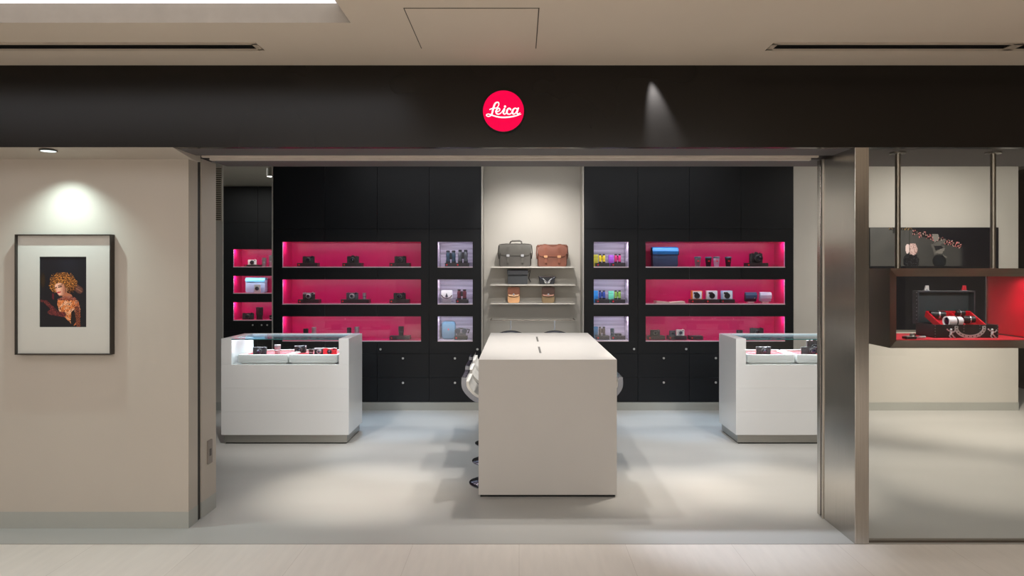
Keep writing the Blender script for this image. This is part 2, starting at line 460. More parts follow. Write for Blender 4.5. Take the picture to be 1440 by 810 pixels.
K4 = [(964.5,490.6),(933,503.4),(933,537.6),(1006,503.4),(1006,537.6),(1079,503.4),(1079,537.6)]
kk = lambda L: [(xx(a), zz(b)) for a, b in L]
DR = [zz(497.2), zz(531)]
UP = zz(322)
cabinet('wide black wall cabinet with three crimson display niches left of the bag shelves', xx(384), xx(603.5), [xx(457), xx(530.3)], YB, rowsz, xx(397), xx(592),
        PINK, 1.45, kk(K1)+[(xx(494),zz(503.7)),(xx(494),zz(538))], DR, UP, ZI-0.005, BASEZ, -1, led_pw=0.35, group='black niche cabinets on the back wall')
cabinet('narrow black cabinet with three grey wood backed niches left of the bag shelves', xx(603.5), xx(677), [], YB, rowsz, xx(615.5), xx(664.7),
        LWOOD, 2.7, kk(K2), DR, UP, ZI-0.005, BASEZ, -1, led_pw=0.25, fill_col=(0.88,0.9,1), group='black niche cabinets on the back wall')
cabinet('narrow black cabinet with three grey wood backed niches right of the bag shelves', xx(821.5), xx(897), [], YB, rowsz, xx(835), xx(884),
        LWOOD, 2.7, kk(K3), DR, UP, ZI-0.005, BASEZ, 1, led_pw=0.25, fill_col=(0.88,0.9,1), group='black niche cabinets on the back wall')
cabinet('wide black wall cabinet with three crimson display niches right of the bag shelves', xx(897), xx(1116), [xx(969.5), xx(1042)], YB, rowsz, xx(908), xx(1104),
        PINK, 1.45, kk(K4), DR, UP, ZI-0.005, BASEZ, 1, led_pw=0.35, group='black niche cabinets on the back wall')
# side panels of the recess
YA = 11.6; SA = F/YA
xa = lambda x: (x-CX)/SA
za = lambda y: CZ-(y-CY)/SA
rowsa = [(za(375), za(350.5)), (za(412), za(388)), (za(450), za(425))]
cabinet('distant black cabinet with small crimson niches in the alcove at far left', xa(306), xa(420), [xa(362.5)], YA, rowsa, xa(328), xa(408),
        PINK, 1.6, [(xa(368.5), za(457)), (xa(376.3), za(457)), (xa(356),za(457))], [za(466), za(492)], za(313), za(262)-0.0, 0.09, -1, group='black niche cabinets on the back wall')
struct(MB().box(xa(300), xa(430), YA+0.02, YA+0.4, za(262), ZI).build('wall_alcove_header', WALLIN))
struct(MB().box(XCL1-0.0, XCL1+0.012, YB-0.002, 8.60, 0.0, ZI).box(XCR0-0.012, XCR0, YB-0.002, 8.60, 0, ZI).build('trim_4', WALLIN))
struct(MB().box(XCL0-0.014, XCL0-0.001, YB-0.002, 8.66, 0.0, ZI).build('trim_5', mat('cabinet_end_panel', (170,166,158), 0.5)))

# ------------------------------------------------------------------ bag shelves
SX0, SX1 = fx(690, 8.32), fx(808.5, 8.32)
SHZ = [fz(375, 8.32), fz(400, 8.32), fz(426.3, 8.32)]
names = ['top glass shelf carrying the two large leather bags', 'middle glass shelf carrying the small black bags', 'lowest glass shelf carrying the two tan pouches']
GS = mat('frosted_glass_shelf', (206,202,194), 0.25, var=0.02)
for z, lb in zip(SHZ, names):
    t = thing('wall_shelf', lb, 'shelf', ((SX0+SX1)/2, 8.60, z), group='thin shelves on the beige wall')
    h = (SX1-SX0)/2
    MB().box(-h, h, -0.28, 0, -0.010, 0).build('shelf_board', GS, t)
    MB().box(-h, h, -0.284, -0.280, -0.013, 0.001).build('front_edge', mat('bright_edge', (230,226,218), 0.2, 0.5), t)
    MB().box(-h, h, -0.012, 0, 0, 0.012).build('wall_channel', GS, t)
zr = fz(450.3, 8.32)
t = thing('hanging_rail', 'slim dark metal rail under the lowest shelf for hanging straps', 'rail', ((SX0+SX1)/2, 8.60, zr))
h = (SX1-SX0)/2
MB().tube([(-h,-0.28,0),(h,-0.28,0)], 0.0045, 8, DSTEEL).build('bar', DSTEEL, t)
for s in (-1, 1): MB().box(s*h-0.004, s*h+0.004, -0.282, 0, -0.005, 0.005).build('bracket', DSTEEL, t)
for k, px in enumerate((718.2, 780)):
    t = thing('hanging_camera_strap', ['dark strap looped below a beaded chain, left one on the rail', 'dark strap looped below a beaded chain, right one on the rail'][k], 'strap', (fx(px, 8.32), 8.32, zr), group='straps hanging on the rail')
    g = MB()
    for i in range(12):
        r = 0.0085 if i % 2 else 0.006
        g.ball((0.002*math.sin(i), 0, -0.008-i*0.0085), r, seg=8)
    g.build('bead_chain', SMET, t, smooth=True)
    pts = [(0.155*math.sin(a), 0.02*math.cos(3*a), -0.124-0.035*(1-math.cos(a))-0.012*math.sin(a)**2) for a in [2*PI*i/40 for i in range(40)]]
    MB().tube(pts, 0.008, 8, closed=True).build('strap_loop', BLEATH, t, smooth=True)
    pts = [(0.13*math.sin(a), -0.014+0.02*math.cos(2*a), -0.130-0.035*(1-math.cos(a))-0.008*math.sin(a)**2) for a in [2*PI*i/40 for i in range(40)]]
    MB().tube(pts, 0.006, 8, closed=True).build('strap_cord', GREYM, t, smooth=True)

def satchel(px0, px1, py0, py1, Y, floorz, label, body, flap, buckle, flapfrac, depth=0.11, handle=False, wavy=False, strapw=0.022, nstr=2, loc_y=None):
    w = (px1-px0)*Y/F; h = (py1-py0)*Y/F
    t = thing('leather_satchel', label, 'bag', (fx((px0+px1)/2, Y), Y+depth/2, floorz))
    hw = w/2
    g = MB()
    r = [rpoly(-hw*0.94, hw*0.94, 0.0, h, 0.02), rpoly(-hw, hw, 0, h*0.98, 0.025), rpoly(-hw, hw, 0, h*0.98, 0.025), rpoly(-hw*0.94, hw*0.94, 0.0, h, 0.02)]
    ys = (-depth/2, -depth/2+0.02, depth/2-0.02, depth/2)
    g.loft([[(u, ys[i], v) for u, v in q] for i, q in enumerate(r)])
    g.build('bag_body', body, t, smooth=True)
    # flap, folded over the top and down the front with a scooped lower edge
    zf = h*(1-flapfrac); n = 14
    g = MB(); yf = -depth/2-0.010
    rings = []
    for i in range(n+1):
        u = -hw*1.0+2*hw*1.0*i/n; e = abs(u)/hw
        drop = zf + (h*0.16*max(0, (e-0.72)/0.28)**2)
        top = h*1.0-(0.012*math.cos(PI*u/hw*2.0)+0.010 if wavy else 0.004*abs(math.sin(u*30)))-0.01*max(0,(e-0.85)/0.15)
        rings.append([(u, yf, drop), (u, yf-0.003, (drop+top)/2), (u, yf+0.004, top-0.008), (u, -depth*0.3, top+0.006), (u, depth*0.42, top+0.005), (u, depth*0.42, top-0.001), (u, -depth*0.3, top-0.001), (u, yf+0.012, top-0.018), (u, yf+0.006, (drop+top)/2), (u, yf+0.007, drop)])
    g.loft(rings); g.build('flap', flap, t, smooth=True)
    for s in ((-1, 1) if nstr == 2 else (0,)):
        x = s*hw*0.45
        st = MB().rbox(x-strapw/2, x+strapw/2, yf-0.008, yf-0.002, h*0.16, h*0.86, 0.006).build('strap', flap, t)
        MB().rbox(x-strapw*0.75, x+strapw*0.75, yf-0.013, yf-0.007, zf-0.012, zf+0.014, 0.005).build('buckle', buckle, st)
    if handle:
        MB().tube([(-0.062,0,h*0.98),(-0.05,0,h+0.026),(-0.03,0,h+0.034),(0.05,0,h+0.036),(0.068,0,h+0.028),(0.075,0,h*0.98)], 0.0085, 8).build('handle', body, t, smooth=True)
    for s in (-1, 1):
        MB().tube([(s*(hw+0.004), 0.02, h*0.35), (s*(hw+0.012), 0.0, h*0.6), (s*(hw+0.006), 0.0, h*0.92), (s*(hw-0.01), 0.01, h*0.985)], 0.007, 6).build('shoulder_strap', body, t, smooth=True)
    return t
YS = 8.36
GLE = mat('grey_brown_leather', (74,70,65), 0.5, var=0.1, scale=12, bump=0.3, bscale=150)
GLE2 = mat('grey_brown_flap_leather', (80,77,71), 0.45, var=0.1, scale=12, bump=0.3, bscale=150)
TLE = mat('russet_leather', (112,64,46), 0.5, var=0.18, scale=10, bump=0.3, bscale=120)
TLE2 = mat('russet_flap_leather', (124,71,52), 0.45, var=0.15, scale=9, bump=0.3, bscale=120)
satchel(702, 747, 342, 374, YS, SHZ[0]+0.001, 'grey leather briefcase with a handle and two buckles on the top shelf', GLE, GLE2, SMET, 0.52, handle=True)
satchel(756, 797.5, 343, 374, YS, SHZ[0]+0.001, 'russet brown leather satchel with two straps on the top shelf', TLE, TLE2, mat('brass_buckle', (214,160,120), 0.35, 0.6), 0.55, wavy=True, strapw=0.026)
# black box bag and black and white bag on the middle shelf
Y2 = 8.36
t = thing('black_camera_bag', 'black box shaped camera bag with side strap on the middle shelf', 'bag', (fx(728, Y2), Y2+0.06, SHZ[1]+0.001))
w = 28*Y2/F/2; h = 21*Y2/F
MB().rbox(-w, w, -0.06, 0.06, 0, h*0.84, 0.014).build('bag_body', mat('charcoal_canvas', (58,60,62), 0.8, bump=0.3), t, smooth=True)
MB().prism([(-0.075,h*0.62),(-0.07,h*0.95),(-0.02,h*1.0),(0.065,h*0.96),(0.066,h*0.84),(-0.062,h*0.84)], -w-0.006, w+0.006, 'X').build('lid_flap', BLEATH, t, bevel=0.004)
MB().tube([(w+0.004,-0.02,h*0.8),(w+0.03,-0.03,h*0.95),(w+0.02,-0.03,h*0.6),(w+0.012,-0.03,h*0.4),(w+0.035,-0.04,h*0.15)], 0.005, 6).build('shoulder_strap', BLEATH, t, smooth=True)
t = thing('small_shoulder_bag', 'small black bag with silver white wrap front on the middle shelf', 'bag', (fx(769.5, Y2), Y2+0.05, SHZ[1]+0.001))
w = 24*Y2/F/2; h = 11.5*Y2/F
MB().prism([(-w,h),(w,h),(w*0.82,0),(-w*0.82,0)], -0.05, 0.05, 'Y').build('bag_body', BLEATH, t, bevel=0.006)
MB().prism([(-w*0.55,h*0.80),(0,h*0.25),(w*0.55,h*0.80),(w*0.25,h*0.12),(-w*0.25,h*0.12)], -0.058, -0.05, 'Y').build('wrap_panel', mat('silver_wrap', (205,205,200), 0.3, 0.3), t, bevel=0.002)
MB().tube([(-w*0.9,-0.055,h*0.9),(0,-0.062,h*0.2),(w*0.9,-0.055,h*0.9)], 0.005, 6).build('cord', GREYM, t)
MB().box(-w*1.02, w*1.02, -0.054, 0.054, h*0.86, h*1.0).build('rim', mat('dark_brown_rim', (48,36,32), 0.5), t, bevel=0.003)
def pouch(px0, px1, py0, py1, label, top, bot, clasp):
    w = (px1-px0)*Y2/F/2; h = (py1-py0)*Y2/F
    t = thing('leather_pouch', label, 'pouch', (fx((px0+px1)/2, Y2), Y2+0.035, SHZ[2]+0.001))
    MB().loft([[(u,-0.035,v) for u,v in rpoly(-w*0.95,w*0.95,0,h*0.97,0.02)],[(u,-0.02,v) for u,v in rpoly(-w,w,0,h,0.025)],[(u,0.035,v) for u,v in rpoly(-w,w,0,h,0.025)]]).build('pouch_body', bot, t, smooth=True)
    MB().prism([(-w*1.0,h*0.98),(w*1.0,h*0.98),(w*1.0,h*0.50),(w*0.8,h*0.42),(0,h*0.37),(-w*0.8,h*0.42),(-w*1.0,h*0.50)], -0.046, -0.036, 'Y').build('flap', top, t, bevel=0.003)
    MB().prism([(-w*0.9,h*0.55),(-w*0.4,h*0.50),(0,h*0.56),(w*0.4,h*0.50),(w*0.9,h*0.55),(w*0.8,h*0.44),(0,h*0.40),(-w*0.8,h*0.44)], -0.050, -0.046, 'Y').build('trim_band', clasp, t, bevel=0.001)
    MB().lathe([(0.009,0),(0.011,-0.004),(0.006,-0.008)], (0,-0.050,h*0.53), 'Y', 12).build('clasp', SMET, t)
pouch(713.7, 731, 402.5, 425, 'light tan camera pouch with dark brown flap, left one on the lowest shelf', mat('brown_flap', (120,72,50), 0.5, var=0.15, scale=20), mat('tan_hide', (222,168,118), 0.6, var=0.06), mat('cream_band', (236,190,150), 0.5))
pouch(762, 780, 402.5, 425, 'olive brown camera pouch with dark flap, right one on the lowest shelf', mat('dark_brown_flap', (68,44,34), 0.5, var=0.15, scale=20), mat('olive_hide', (138,116,84), 0.6, var=0.06), mat('rose_band', (190,140,120), 0.5))

# ------------------------------------------------------------------ small goods
def plinth_at(x, y, z, w, label, proto={}, d=0.12, h=0.042):
    t = thing('display_plinth', label, 'display stand', (x, y, z), group='low charcoal stands with a red dot in the niches')
    MB().box(-w/2, w/2, -d/2, d/2, 0, h).build('block', PLINTH, t, bevel=0.002)
    MB().lathe([(0.009,0),(0.009,-0.003)], (-w/2+0.022, -d/2, h*0.48), 'Y', 12).build('round_badge', REDDOT, t)
    return t
def camera(x, y, z, w, h, label, body=BLEATH, top=BMET, lens=BMET, lr=None, ll=0.03, lx=0.0, hump=False, ring=SMET, ry=0.0, grip=False):
    t = thing('camera', label, 'camera', (x, y, z), ry)
    hw = w/2; d = 0.034
    MB().rbox(-hw, hw, -d/2, d/2, 0, h*0.68, d*0.35, ax='Z').build('camera_body', body, t, smooth=True)
    tp = MB().rbox(-hw, hw, -d/2, d/2, h*0.68, h*0.88, d*0.35, ax='Z').build('top_plate', top, t, smooth=True)
    if hump:
        MB().prism([(-w*0.14,h*0.88),(w*0.14,h*0.88),(w*0.09,h*1.02),(-w*0.09,h*1.02)], -d*0.55, d*0.4, 'Y').build('viewfinder_hump', top, t, bevel=0.002)
    else:
        MB().box(hw*0.45, hw*0.80, -d/2-0.002, -d/2+0.004, h*0.70, h*0.84).build('viewfinder_window', LENSG, t)
    MB().lathe([(w*0.055,h*0.88),(w*0.055,h*0.97)], (hw*0.62,0,0), 'Z', 14).build('shutter_dial', ring if top is SMET else top, t, smooth=True)
    MB().lathe([(w*0.04,h*0.88),(w*0.04,h*0.94)], (-hw*0.62,0,0), 'Z', 12).build('rewind_knob', top, t, smooth=True)
    r = lr or h*0.33; cz = h*0.42
    l = MB().lathe([(r*1.1,0),(r*1.1,-0.006),(r*0.95,-0.008),(r*0.95,-ll*0.6),(r*0.86,-ll*0.65),(r*0.86,-ll),(r*0.66,-ll),(r*0.60,-ll+0.006)], (lx,-d/2,cz), 'Y', 20).build('lens_barrel', lens, t, smooth=True)
    MB().lathe([(r*0.98,-ll*0.28),(r*0.99,-ll*0.4)], (lx,-d/2,cz), 'Y', 20, ring).build('focus_ring', ring, l, smooth=True)
    MB().lathe([(r*0.63,-ll+0.005),(r*0.3,-ll+0.001),(0.0003,-ll)], (lx,-d/2,cz), 'Y', 18).build('front_glass', LENSG, l, smooth=True)
    if grip: MB().rbox(-hw-0.002, -hw+0.026, -d/2-0.020, d/2-0.004, 0, h*0.8, 0.008, ax='Z').build('hand_grip', BLEATH, t, smooth=True)
    return t
def lens(x, y, z, r, h, label, m=BMET, ring=SMET, cat='lens'):
    t = thing('camera_lens', label, cat, (x, y, z))
    MB().lathe([(r*0.86,0),(r*0.9,h*0.06),(r*0.9,h*0.35),(r*0.97,h*0.37),(r*0.97,h*0.7),(r,h*0.72),(r,h),(r*0.82,h),(r*0.78,h*0.93)], seg=20).build('barrel', m, t, smooth=True)
    MB().lathe([(r*0.99,h*0.37),(r*1.01,h*0.38),(r*1.01,h*0.46),(r*0.99,h*0.47)], seg=20).build('focus_ring', ring, t, smooth=True)
    MB().lathe([(r*0.8,h*0.93),(r*0.4,h*0.95),(0.0004,h*0.955)], seg=16).build('front_glass', LENSG, t, smooth=True)
    return t
def cup(x, y, z, label, m, lid, r=0.036, h=0.113):
    t = thing('lens_mug', label, 'mug', (x, y, z), group='lens shaped mugs in the top right crimson niche')
    MB().lathe([(r*0.72,0),(r*0.76,h*0.1),(r*0.8,h*0.3),(r*0.85,h*0.32),(r*0.88,h*0.55),(r*0.92,h*0.57),(r*0.97,h*0.8),(r*0.97,h*0.84)], seg=22).build('mug_body', m, t, smooth=True)
    MB().lathe([(r*1.06,h*0.84),(r*1.08,h*0.9),(r*0.98,h*0.97),(r*0.9,h*1.0)], seg=22).build('mug_lid', lid, t, smooth=True)
    MB().box(-0.010, 0.010, -r*0.93, -r*0.86, h*0.50, h*0.60).build('badge', REDDOT, t)
def binocular(x, y, z, w, h, label, m, acc, end=BMET):
    t = thing('binoculars', label, 'binoculars', (x, y, z))
    r = w*0.21
    for s in (-1, 1):
        cx = s*w*0.27
        b = MB().lathe([(r*0.85,0),(r,h*0.02),(r*1.0,h*0.2),(r*0.86,h*0.3),(r*0.86,h*0.45),(r*0.95,h*0.5),(r*0.95,h*0.72),(r*0.7,h*0.80),(r*0.7,h*0.86)], (cx,0,0), seg=16).build('barrel', m, t, smooth=True)
        MB().lathe([(r*0.8,h*0.86),(r*0.84,h*0.88),(r*0.84,h*0.98),(r*0.6,h)], (cx,0,0), seg=14).build('eyecup', end, b, smooth=True)
        MB().lathe([(r*1.03,0.0),(r*1.05,h*0.03),(r*1.05,h*0.12),(r*0.98,h*0.15)], (cx,0,0), seg=16).build('objective_ring', end, b, smooth=True)
    MB().rbox(-w*0.16, w*0.16, -r*0.5, r*0.5, h*0.30, h*0.68, 0.004).build('bridge', acc, t, smooth=True)
    MB().lathe([(r*0.42,h*0.68),(r*0.45,h*0.70),(r*0.45,h*0.8),(r*0.35,h*0.82)], seg=12).build('focus_wheel', end, t, smooth=True)
    return t
def pbox(x, y, z, w, h, d, label, m, pic=False, edge=None, name='product_box'):
    t = thing(name, label, 'box', (x, y, z))
    MB().box(-w/2, w/2, -d/2, d/2, 0, h).build('carton', m, t, bevel=0.002)
    if pic:
        f = MB().box(-w*0.43, w*0.43, -d/2-0.0015, -d/2, h*0.06, h*0.94).build('front_panel', mat('pale_blue_card', (206,214,228), 0.5), t)
        MB().lathe([(w*0.28,0),(w*0.28,-0.004),(w*0.22,-0.006),(w*0.2,-0.003)], (-w*0.02,-d/2-0.0015,h*0.42), 'Y', 22).build('printed_lens', BMET, f, smooth=True)
        MB().box(-w*0.36, w*0.05, -d/2-0.003, -d/2-0.0015, h*0.62, h*0.84).build('printed_body', BMET, f)
    else:
        MB().box(-w/2-0.001, w/2+0.001, -d/2-0.001, d/2+0.001, h*0.80, h*0.82).build('lid_seam', edge or GREYM, t)
    return t
YN = YB+0.15            # mid-depth of niche goods; pixel sizes read on this plane
SN = F/YN
nx = lambda p: (p-CX)/SN
ZR = [r[0]+0.001 for r in rowsz]     # niche floors
PH = 0.042
def plin(px, row, wpx, lab): return plinth_at(nx(px), YN, ZR[row], wpx/SN, lab)
def sz(p): return p/SN
RN = ['top', 'middle', 'bottom']
# -- left wide unit
for px, w, lb in ((434,28,'left'),(496.5,27,'centre'),(563,28,'right')):
    plin(px, 0, w, f'low charcoal stand at {lb} of the top crimson niche, left cabinet')
    camera(nx(px), YN, ZR[0]+PH, sz(16.5), sz(10.5), f'black camera on the {lb} stand in the top crimson niche, left cabinet', lr=0.026, hump=(lb=='centre'))
plin(435.5, 1, 29, 'low charcoal stand at left of the middle crimson niche, left cabinet')
camera(nx(434.5), YN, ZR[1]+PH, sz(17), sz(10.5), 'silver and black camera at left of the middle crimson niche', top=SMET, lens=SMET, lr=0.027)
plin(500.5, 1, 39, 'longer charcoal stand at centre of the middle crimson niche, left cabinet')
camera(nx(495.5), YN, ZR[1]+PH, sz(17), sz(10.5), 'graphite grey camera beside a silver lens in the middle crimson niche', body=GREYM, top=GREYM, lens=SMET, lr=0.028)
lens(nx(512.5), YN, ZR[1]+PH, 0.021, sz(9), 'short silver lens standing right of the graphite camera', SMET, GREYM)
plin(562.5, 1, 27, 'low charcoal stand at right of the middle crimson niche, left cabinet')
camera(nx(562), YN, ZR[1]+PH, sz(17), sz(10), 'black camera with silver ring at right of the middle crimson niche', lr=0.028)
lens(nx(430), YN, ZR[2], 0.028, sz(15), 'dark lens at left of the bottom crimson niche behind the counter', BMET)
lens(nx(441.5), YN, ZR[2], 0.026, sz(17), 'silver lens at left of the bottom crimson niche behind the counter', SMET)
lens(nx(491), YN, ZR[2], 0.026, sz(16.5), 'dark lens just above the right cheek of the left counter', BMET)
lens(nx(502), YN, ZR[2], 0.027, sz(17.5), 'pale silver lens just above the right cheek of the left counter', SMET)
plin(563, 2, 28, 'low charcoal stand in the bottom crimson niche, left cabinet')
lens(nx(564), YN, ZR[2]+PH, 0.031, sz(13), 'tall black lens on a stand in the bottom crimson niche, left cabinet', BMET, GREYM)
# -- left narrow unit
TEALB = mat('petrol_blue_rubber', (24,52,70), 0.45); GRN = mat('grey_green_rubber', (66,68,72), 0.5)
plin(634, 0, 15.5, 'low stand under the petrol blue binoculars')
binocular(nx(634), YN, ZR[0]+PH*0.9, sz(14.5), sz(18), 'tall petrol blue binoculars in the top wood backed niche, left cabinet', TEALB, BMET)
plin(650.5, 0, 18, 'low stand under the grey binoculars')
binocular(nx(651), YN, ZR[0]+PH, sz(14.5), sz(18.5), 'tall grey binoculars in the top wood backed niche, left cabinet', GRN, BMET)
t = thing('white_shoulder_pouch', 'small white pouch with dark strap in the middle wood backed niche', 'pouch', (nx(628.5), YN, ZR[1]))
w = sz(15)/2; h = sz(18)
MB().rbox(-w*0.8, w*0.8, -0.015, 0.03, 0, h*0.35, 0.004).build('base_block', mat('acrylic_block', (200,190,196), 0.2), t)
MB().rbox(-w, w, -0.03, 0.03, h*0.35, h, 0.012).build('pouch_body', mat('white_leather', (225,222,224), 0.5), t, smooth=True)
MB().tube([(-w,-0.034,h*0.62),(-w*0.6,-0.038,h*0.42),(0,-0.04,h*0.37),(w*0.6,-0.038,h*0.42),(w,-0.034,h*0.62)], 0.005, 6).build('strap', mat('maroon_strap', (70,22,44), 0.5), t, smooth=True)
MB().prism([(0,h*0.8),(0.016,h*0.5),(0,h*0.42),(-0.016,h*0.5)], -0.04, -0.032, 'Y').build('clasp', GREYM, t)
plin(650, 1, 17, 'low stand under the maroon binoculars')
binocular(nx(649.5), YN, ZR[1]+PH, sz(14), sz(14), 'black and maroon binoculars in the middle wood backed niche, left cabinet', mat('maroon_rubber', (88,26,40), 0.5), BMET)
t = thing('hard_case', 'rounded grey blue hard case leaning in the bottom wood backed niche', 'case', (nx(630.5), YN+0.05, ZR[2]))
w = sz(19.5)/2; h = sz(25)
MB().rbox(-w, w, -0.035, 0.03, 0, h, 0.035, seg=6).build('shell', mat('grey_blue_shell', (70,104,128), 0.5), t, bevel=0.006)
MB().rbox(-w*0.86, w*0.86, -0.039, -0.035, h*0.07, h*0.93, 0.03, seg=6).build('front_panel', mat('grey_blue_panel', (84,118,140), 0.5), t)
MB().lathe([(0.008,0),(0.008,-0.003)], (0,-0.039,h*0.55), 'Y', 12).build('round_badge', REDDOT, t)
plin(648.5, 2, 18, 'low stand under the black and blue field glasses')
t = thing('field_glasses', 'black and blue field glasses lying flat on the bottom stand', 'binoculars', (nx(649), YN, ZR[2]+PH))
MB().rbox(-0.05,0.05,-0.045,0.045,0,0.03,0.008).build('block', GREYM, t)
for s in (-1,1): MB().lathe([(0.026,-0.09),(0.03,-0.085),(0.03,-0.03),(0.022,0.0),(0.022,0.06)], (s*0.038,0,0.058), 'Y', 16).build('barrel', mat('blue_black_rubber', (16,38,66), 0.35), t, smooth=True)
MB().tube([(-0.07,0,0.06),(-0.03,-0.03,0.085),(0.03,-0.03,0.08),(0.09,0,0.065),(0.075,-0.02,0.03)], 0.008, 8).build('strap', BLEATH, t, smooth=True)
# -- right narrow unit
cols = [('yellow',(228,196,40),'magenta',(196,40,110),(206,196,60),(170,90,210)), ('blue',(40,70,150),'green',(120,160,70),(40,150,225),(110,215,180)), ('brown',(70,56,50),None,None,(10,90,130),None)]
for row in range(3):
    a, ac, b, bc, bx1, bx2 = cols[row]
    plin(847, row, 19, f'low charcoal stand at left of the {RN[row]} wood backed niche, right cabinet')
    binocular(nx(846.5), YN, ZR[row]+PH, sz(10), sz(12.5), f'compact {a} binoculars in the {RN[row]} wood backed niche, right cabinet', mat(a+'_rubber', ac, 0.45), mat(a+'_bridge', [v*0.8 for v in ac], 0.4))
    nm = ['yellow','sky blue','teal'][row]
    pbox(nx(838.6), YN+0.09, ZR[row], sz(6.5), sz(17), 0.05, f'{nm} box standing behind the compact {a} binoculars', mat(nm.replace(' ','_')+'_card', bx1, 0.5))
    plin(868.5, row, 19.5, f'low charcoal stand at right of the {RN[row]} wood backed niche, right cabinet')
    if b:
        binocular(nx(868.5), YN, ZR[row]+PH, sz(10), sz(12.5), f'compact {b} binoculars in the {RN[row]} wood backed niche, right cabinet', mat(b+'_rubber', bc, 0.45), mat(b+'_bridge', [v*0.8 for v in bc], 0.4))
        nm = ['violet','mint green'][row]
        pbox(nx(860.5), YN+0.09, ZR[row], sz(7), sz(16.5), 0.05, f'{nm} box standing behind the compact {b} binoculars', mat(nm.replace(' ','_')+'_card', bx2, 0.5))
    else:
        lens(nx(861), YN, ZR[row]+PH, 0.023, sz(10), 'short dark teal monocular in the bottom wood backed niche, right cabinet', mat('dark_teal_rubber', (14,50,62), 0.4), GREYM, 'monocular')
        t = thing('folded_case', 'small black case lying flat beside the dark teal monocular', 'case', (nx(869), YN, ZR[row]+PH))
        MB().rbox(-sz(4.5), sz(4.5), -0.03, 0.03, 0, sz(3), 0.005).build('case_body', BLEATH, t, smooth=True); MB().box(-0.01,0.01,-0.033,-0.03,0.004,0.016).build('snap', GREYM, t)
# -- right wide unit
t = thing('messenger_bag', 'large blue messenger bag with bright blue flap in the top crimson niche', 'bag', (nx(935), YN+0.03, ZR[0]))
w = sz(35)/2; h = sz(27)
MB().rbox(-w, w, -0.06, 0.06, 0, h*0.97, 0.015).build('bag_body', mat('slate_blue_canvas', (40,62,96), 0.6, bump=0.3), t, smooth=True)
MB().prism([(-0.066,h*0.62),(-0.078,h*0.8),(-0.06,h*0.98),(0.0,h*1.03),(0.062,h*1.0),(0.062,h*0.93),(-0.055,h*0.9)], -w-0.006, w+0.006, 'X').build('rolled_flap', mat('bright_blue_canvas', (24,120,196), 0.5), t, bevel=0.006)
for s in (-1,1): MB().tube([(s*(w+0.006),0,h*0.9),(s*(w+0.016),-0.02,h*0.8),(s*(w+0.012),-0.02,h*0.6)], 0.007, 6).build('shoulder_strap', BLEATH, t, smooth=True)
GRM = mat('grey_mug', (120,112,120), 0.45); LVM = mat('lavender_silver_mug', (196,180,208), 0.35); LID = mat('slate_lid', (66,84,104), 0.3)
for px, m, lb in ((981,GRM,'grey lens mug, leftmost of the four beside the blue bag'),(997,BMET,'black lens mug touching the lavender mug'),(1007.5,LVM,'lavender silver lens mug between two black mugs'),(1024,BMET,'black lens mug nearest the digital camera')):
    cup(nx(px), YN+(0.03 if px==997 else 0), ZR[0], lb, m, LID)
plin(1063, 0, 30, 'low charcoal stand under the large black digital camera')
camera(nx(1063), YN, ZR[0]+PH, sz(18), sz(15), 'large black digital camera with big lens in the top right crimson niche', lens=BMET, lr=0.042, ll=0.06, lx=0.02, hump=True, grip=True)
t = thing('open_booklet', 'thin pale booklet lying flat in the middle crimson niche, right cabinet', 'booklet', (nx(940.5), YN-0.02, ZR[1]))
MB().prism([(-sz(20),0),(sz(20),0),(sz(19.5),0.022),(sz(2),0.012),(0,0.006),(-sz(2),0.014),(-sz(19.5),0.026)], -0.09, 0.09, 'Y').build('pages', mat('booklet_paper', (236,226,216), 0.5), t)
MB().box(-sz(20.4), sz(20.4), -0.095, 0.095, -0.0005, 0.002).build('cover', mat('booklet_cover', (214,200,196), 0.5), t)
for px, m, lb in ((979.5, mat('orange_card',(226,120,40),0.5), 'orange framed camera box in the middle crimson niche'), (1000.5, mat('white_card',(225,225,232),0.5), 'white camera box between the orange and pale blue boxes'), (1021.7, mat('ice_blue_card',(150,190,225),0.5), 'pale blue camera box in the middle crimson niche')):
    plin(px, 1, 19.5, 'low charcoal stand under the '+lb.split(' ')[0]+' '+lb.split(' ')[1]+' box')
    pbox(nx(px), YN, ZR[1]+PH, sz(14.5), sz(12), 0.07, lb, m, pic=True, name='camera_box')
for px, m, lb in ((1055, mat('navy_leather',(40,66,100),0.5), 'navy blue soft pouch on a small white block in the middle niche'), (1075.5, mat('silver_leather',(176,180,206),0.4), 'silver grey soft pouch on a small white block in the middle niche')):
    t = thing('soft_pouch', lb, 'pouch', (nx(px), YN, ZR[1]), group='two soft pouches in the middle crimson niche')
    MB().box(-sz(4.5), sz(4.5), -0.03, 0.03, 0, sz(2)).build('stand_block', WTRAY, t)
    MB().prism([(-0.03,sz(2)),(0.03,sz(2)),(0.036,sz(8)),(0.03,sz(13)),(0.0,sz(15)),(-0.03,sz(14.3)),(-0.042,sz(11)),(-0.04,sz(6))], -sz(7.5), sz(7.5), 'X').build('pouch_body', mat('pouch_base_dark',(34,36,44),0.5) if px<1060 else m, t, bevel=0.006)
    MB().prism([(-0.043,sz(6)),(-0.046,sz(11)),(-0.034,sz(14.6)),(0.0,sz(15.4)),(0.0,sz(15.0)),(-0.038,sz(12))], -sz(8), sz(8), 'X').build('flap', m, t, bevel=0.003)
    MB().lathe([(0.005,0),(0.005,-0.004)], (sz(4.5),-0.045,sz(7)), 'Y', 10).build('snap', mat('gold_snap',(220,170,110),0.4,0.8), t)
plin(922, 2, 24, 'low charcoal stand at left of the bottom crimson niche, right cabinet')
camera(nx(921.3), YN, ZR[2]+PH, sz(13.5), sz(9), 'compact black camera at left of the bottom crimson niche, right cabinet', lr=0.02, ll=0.02)
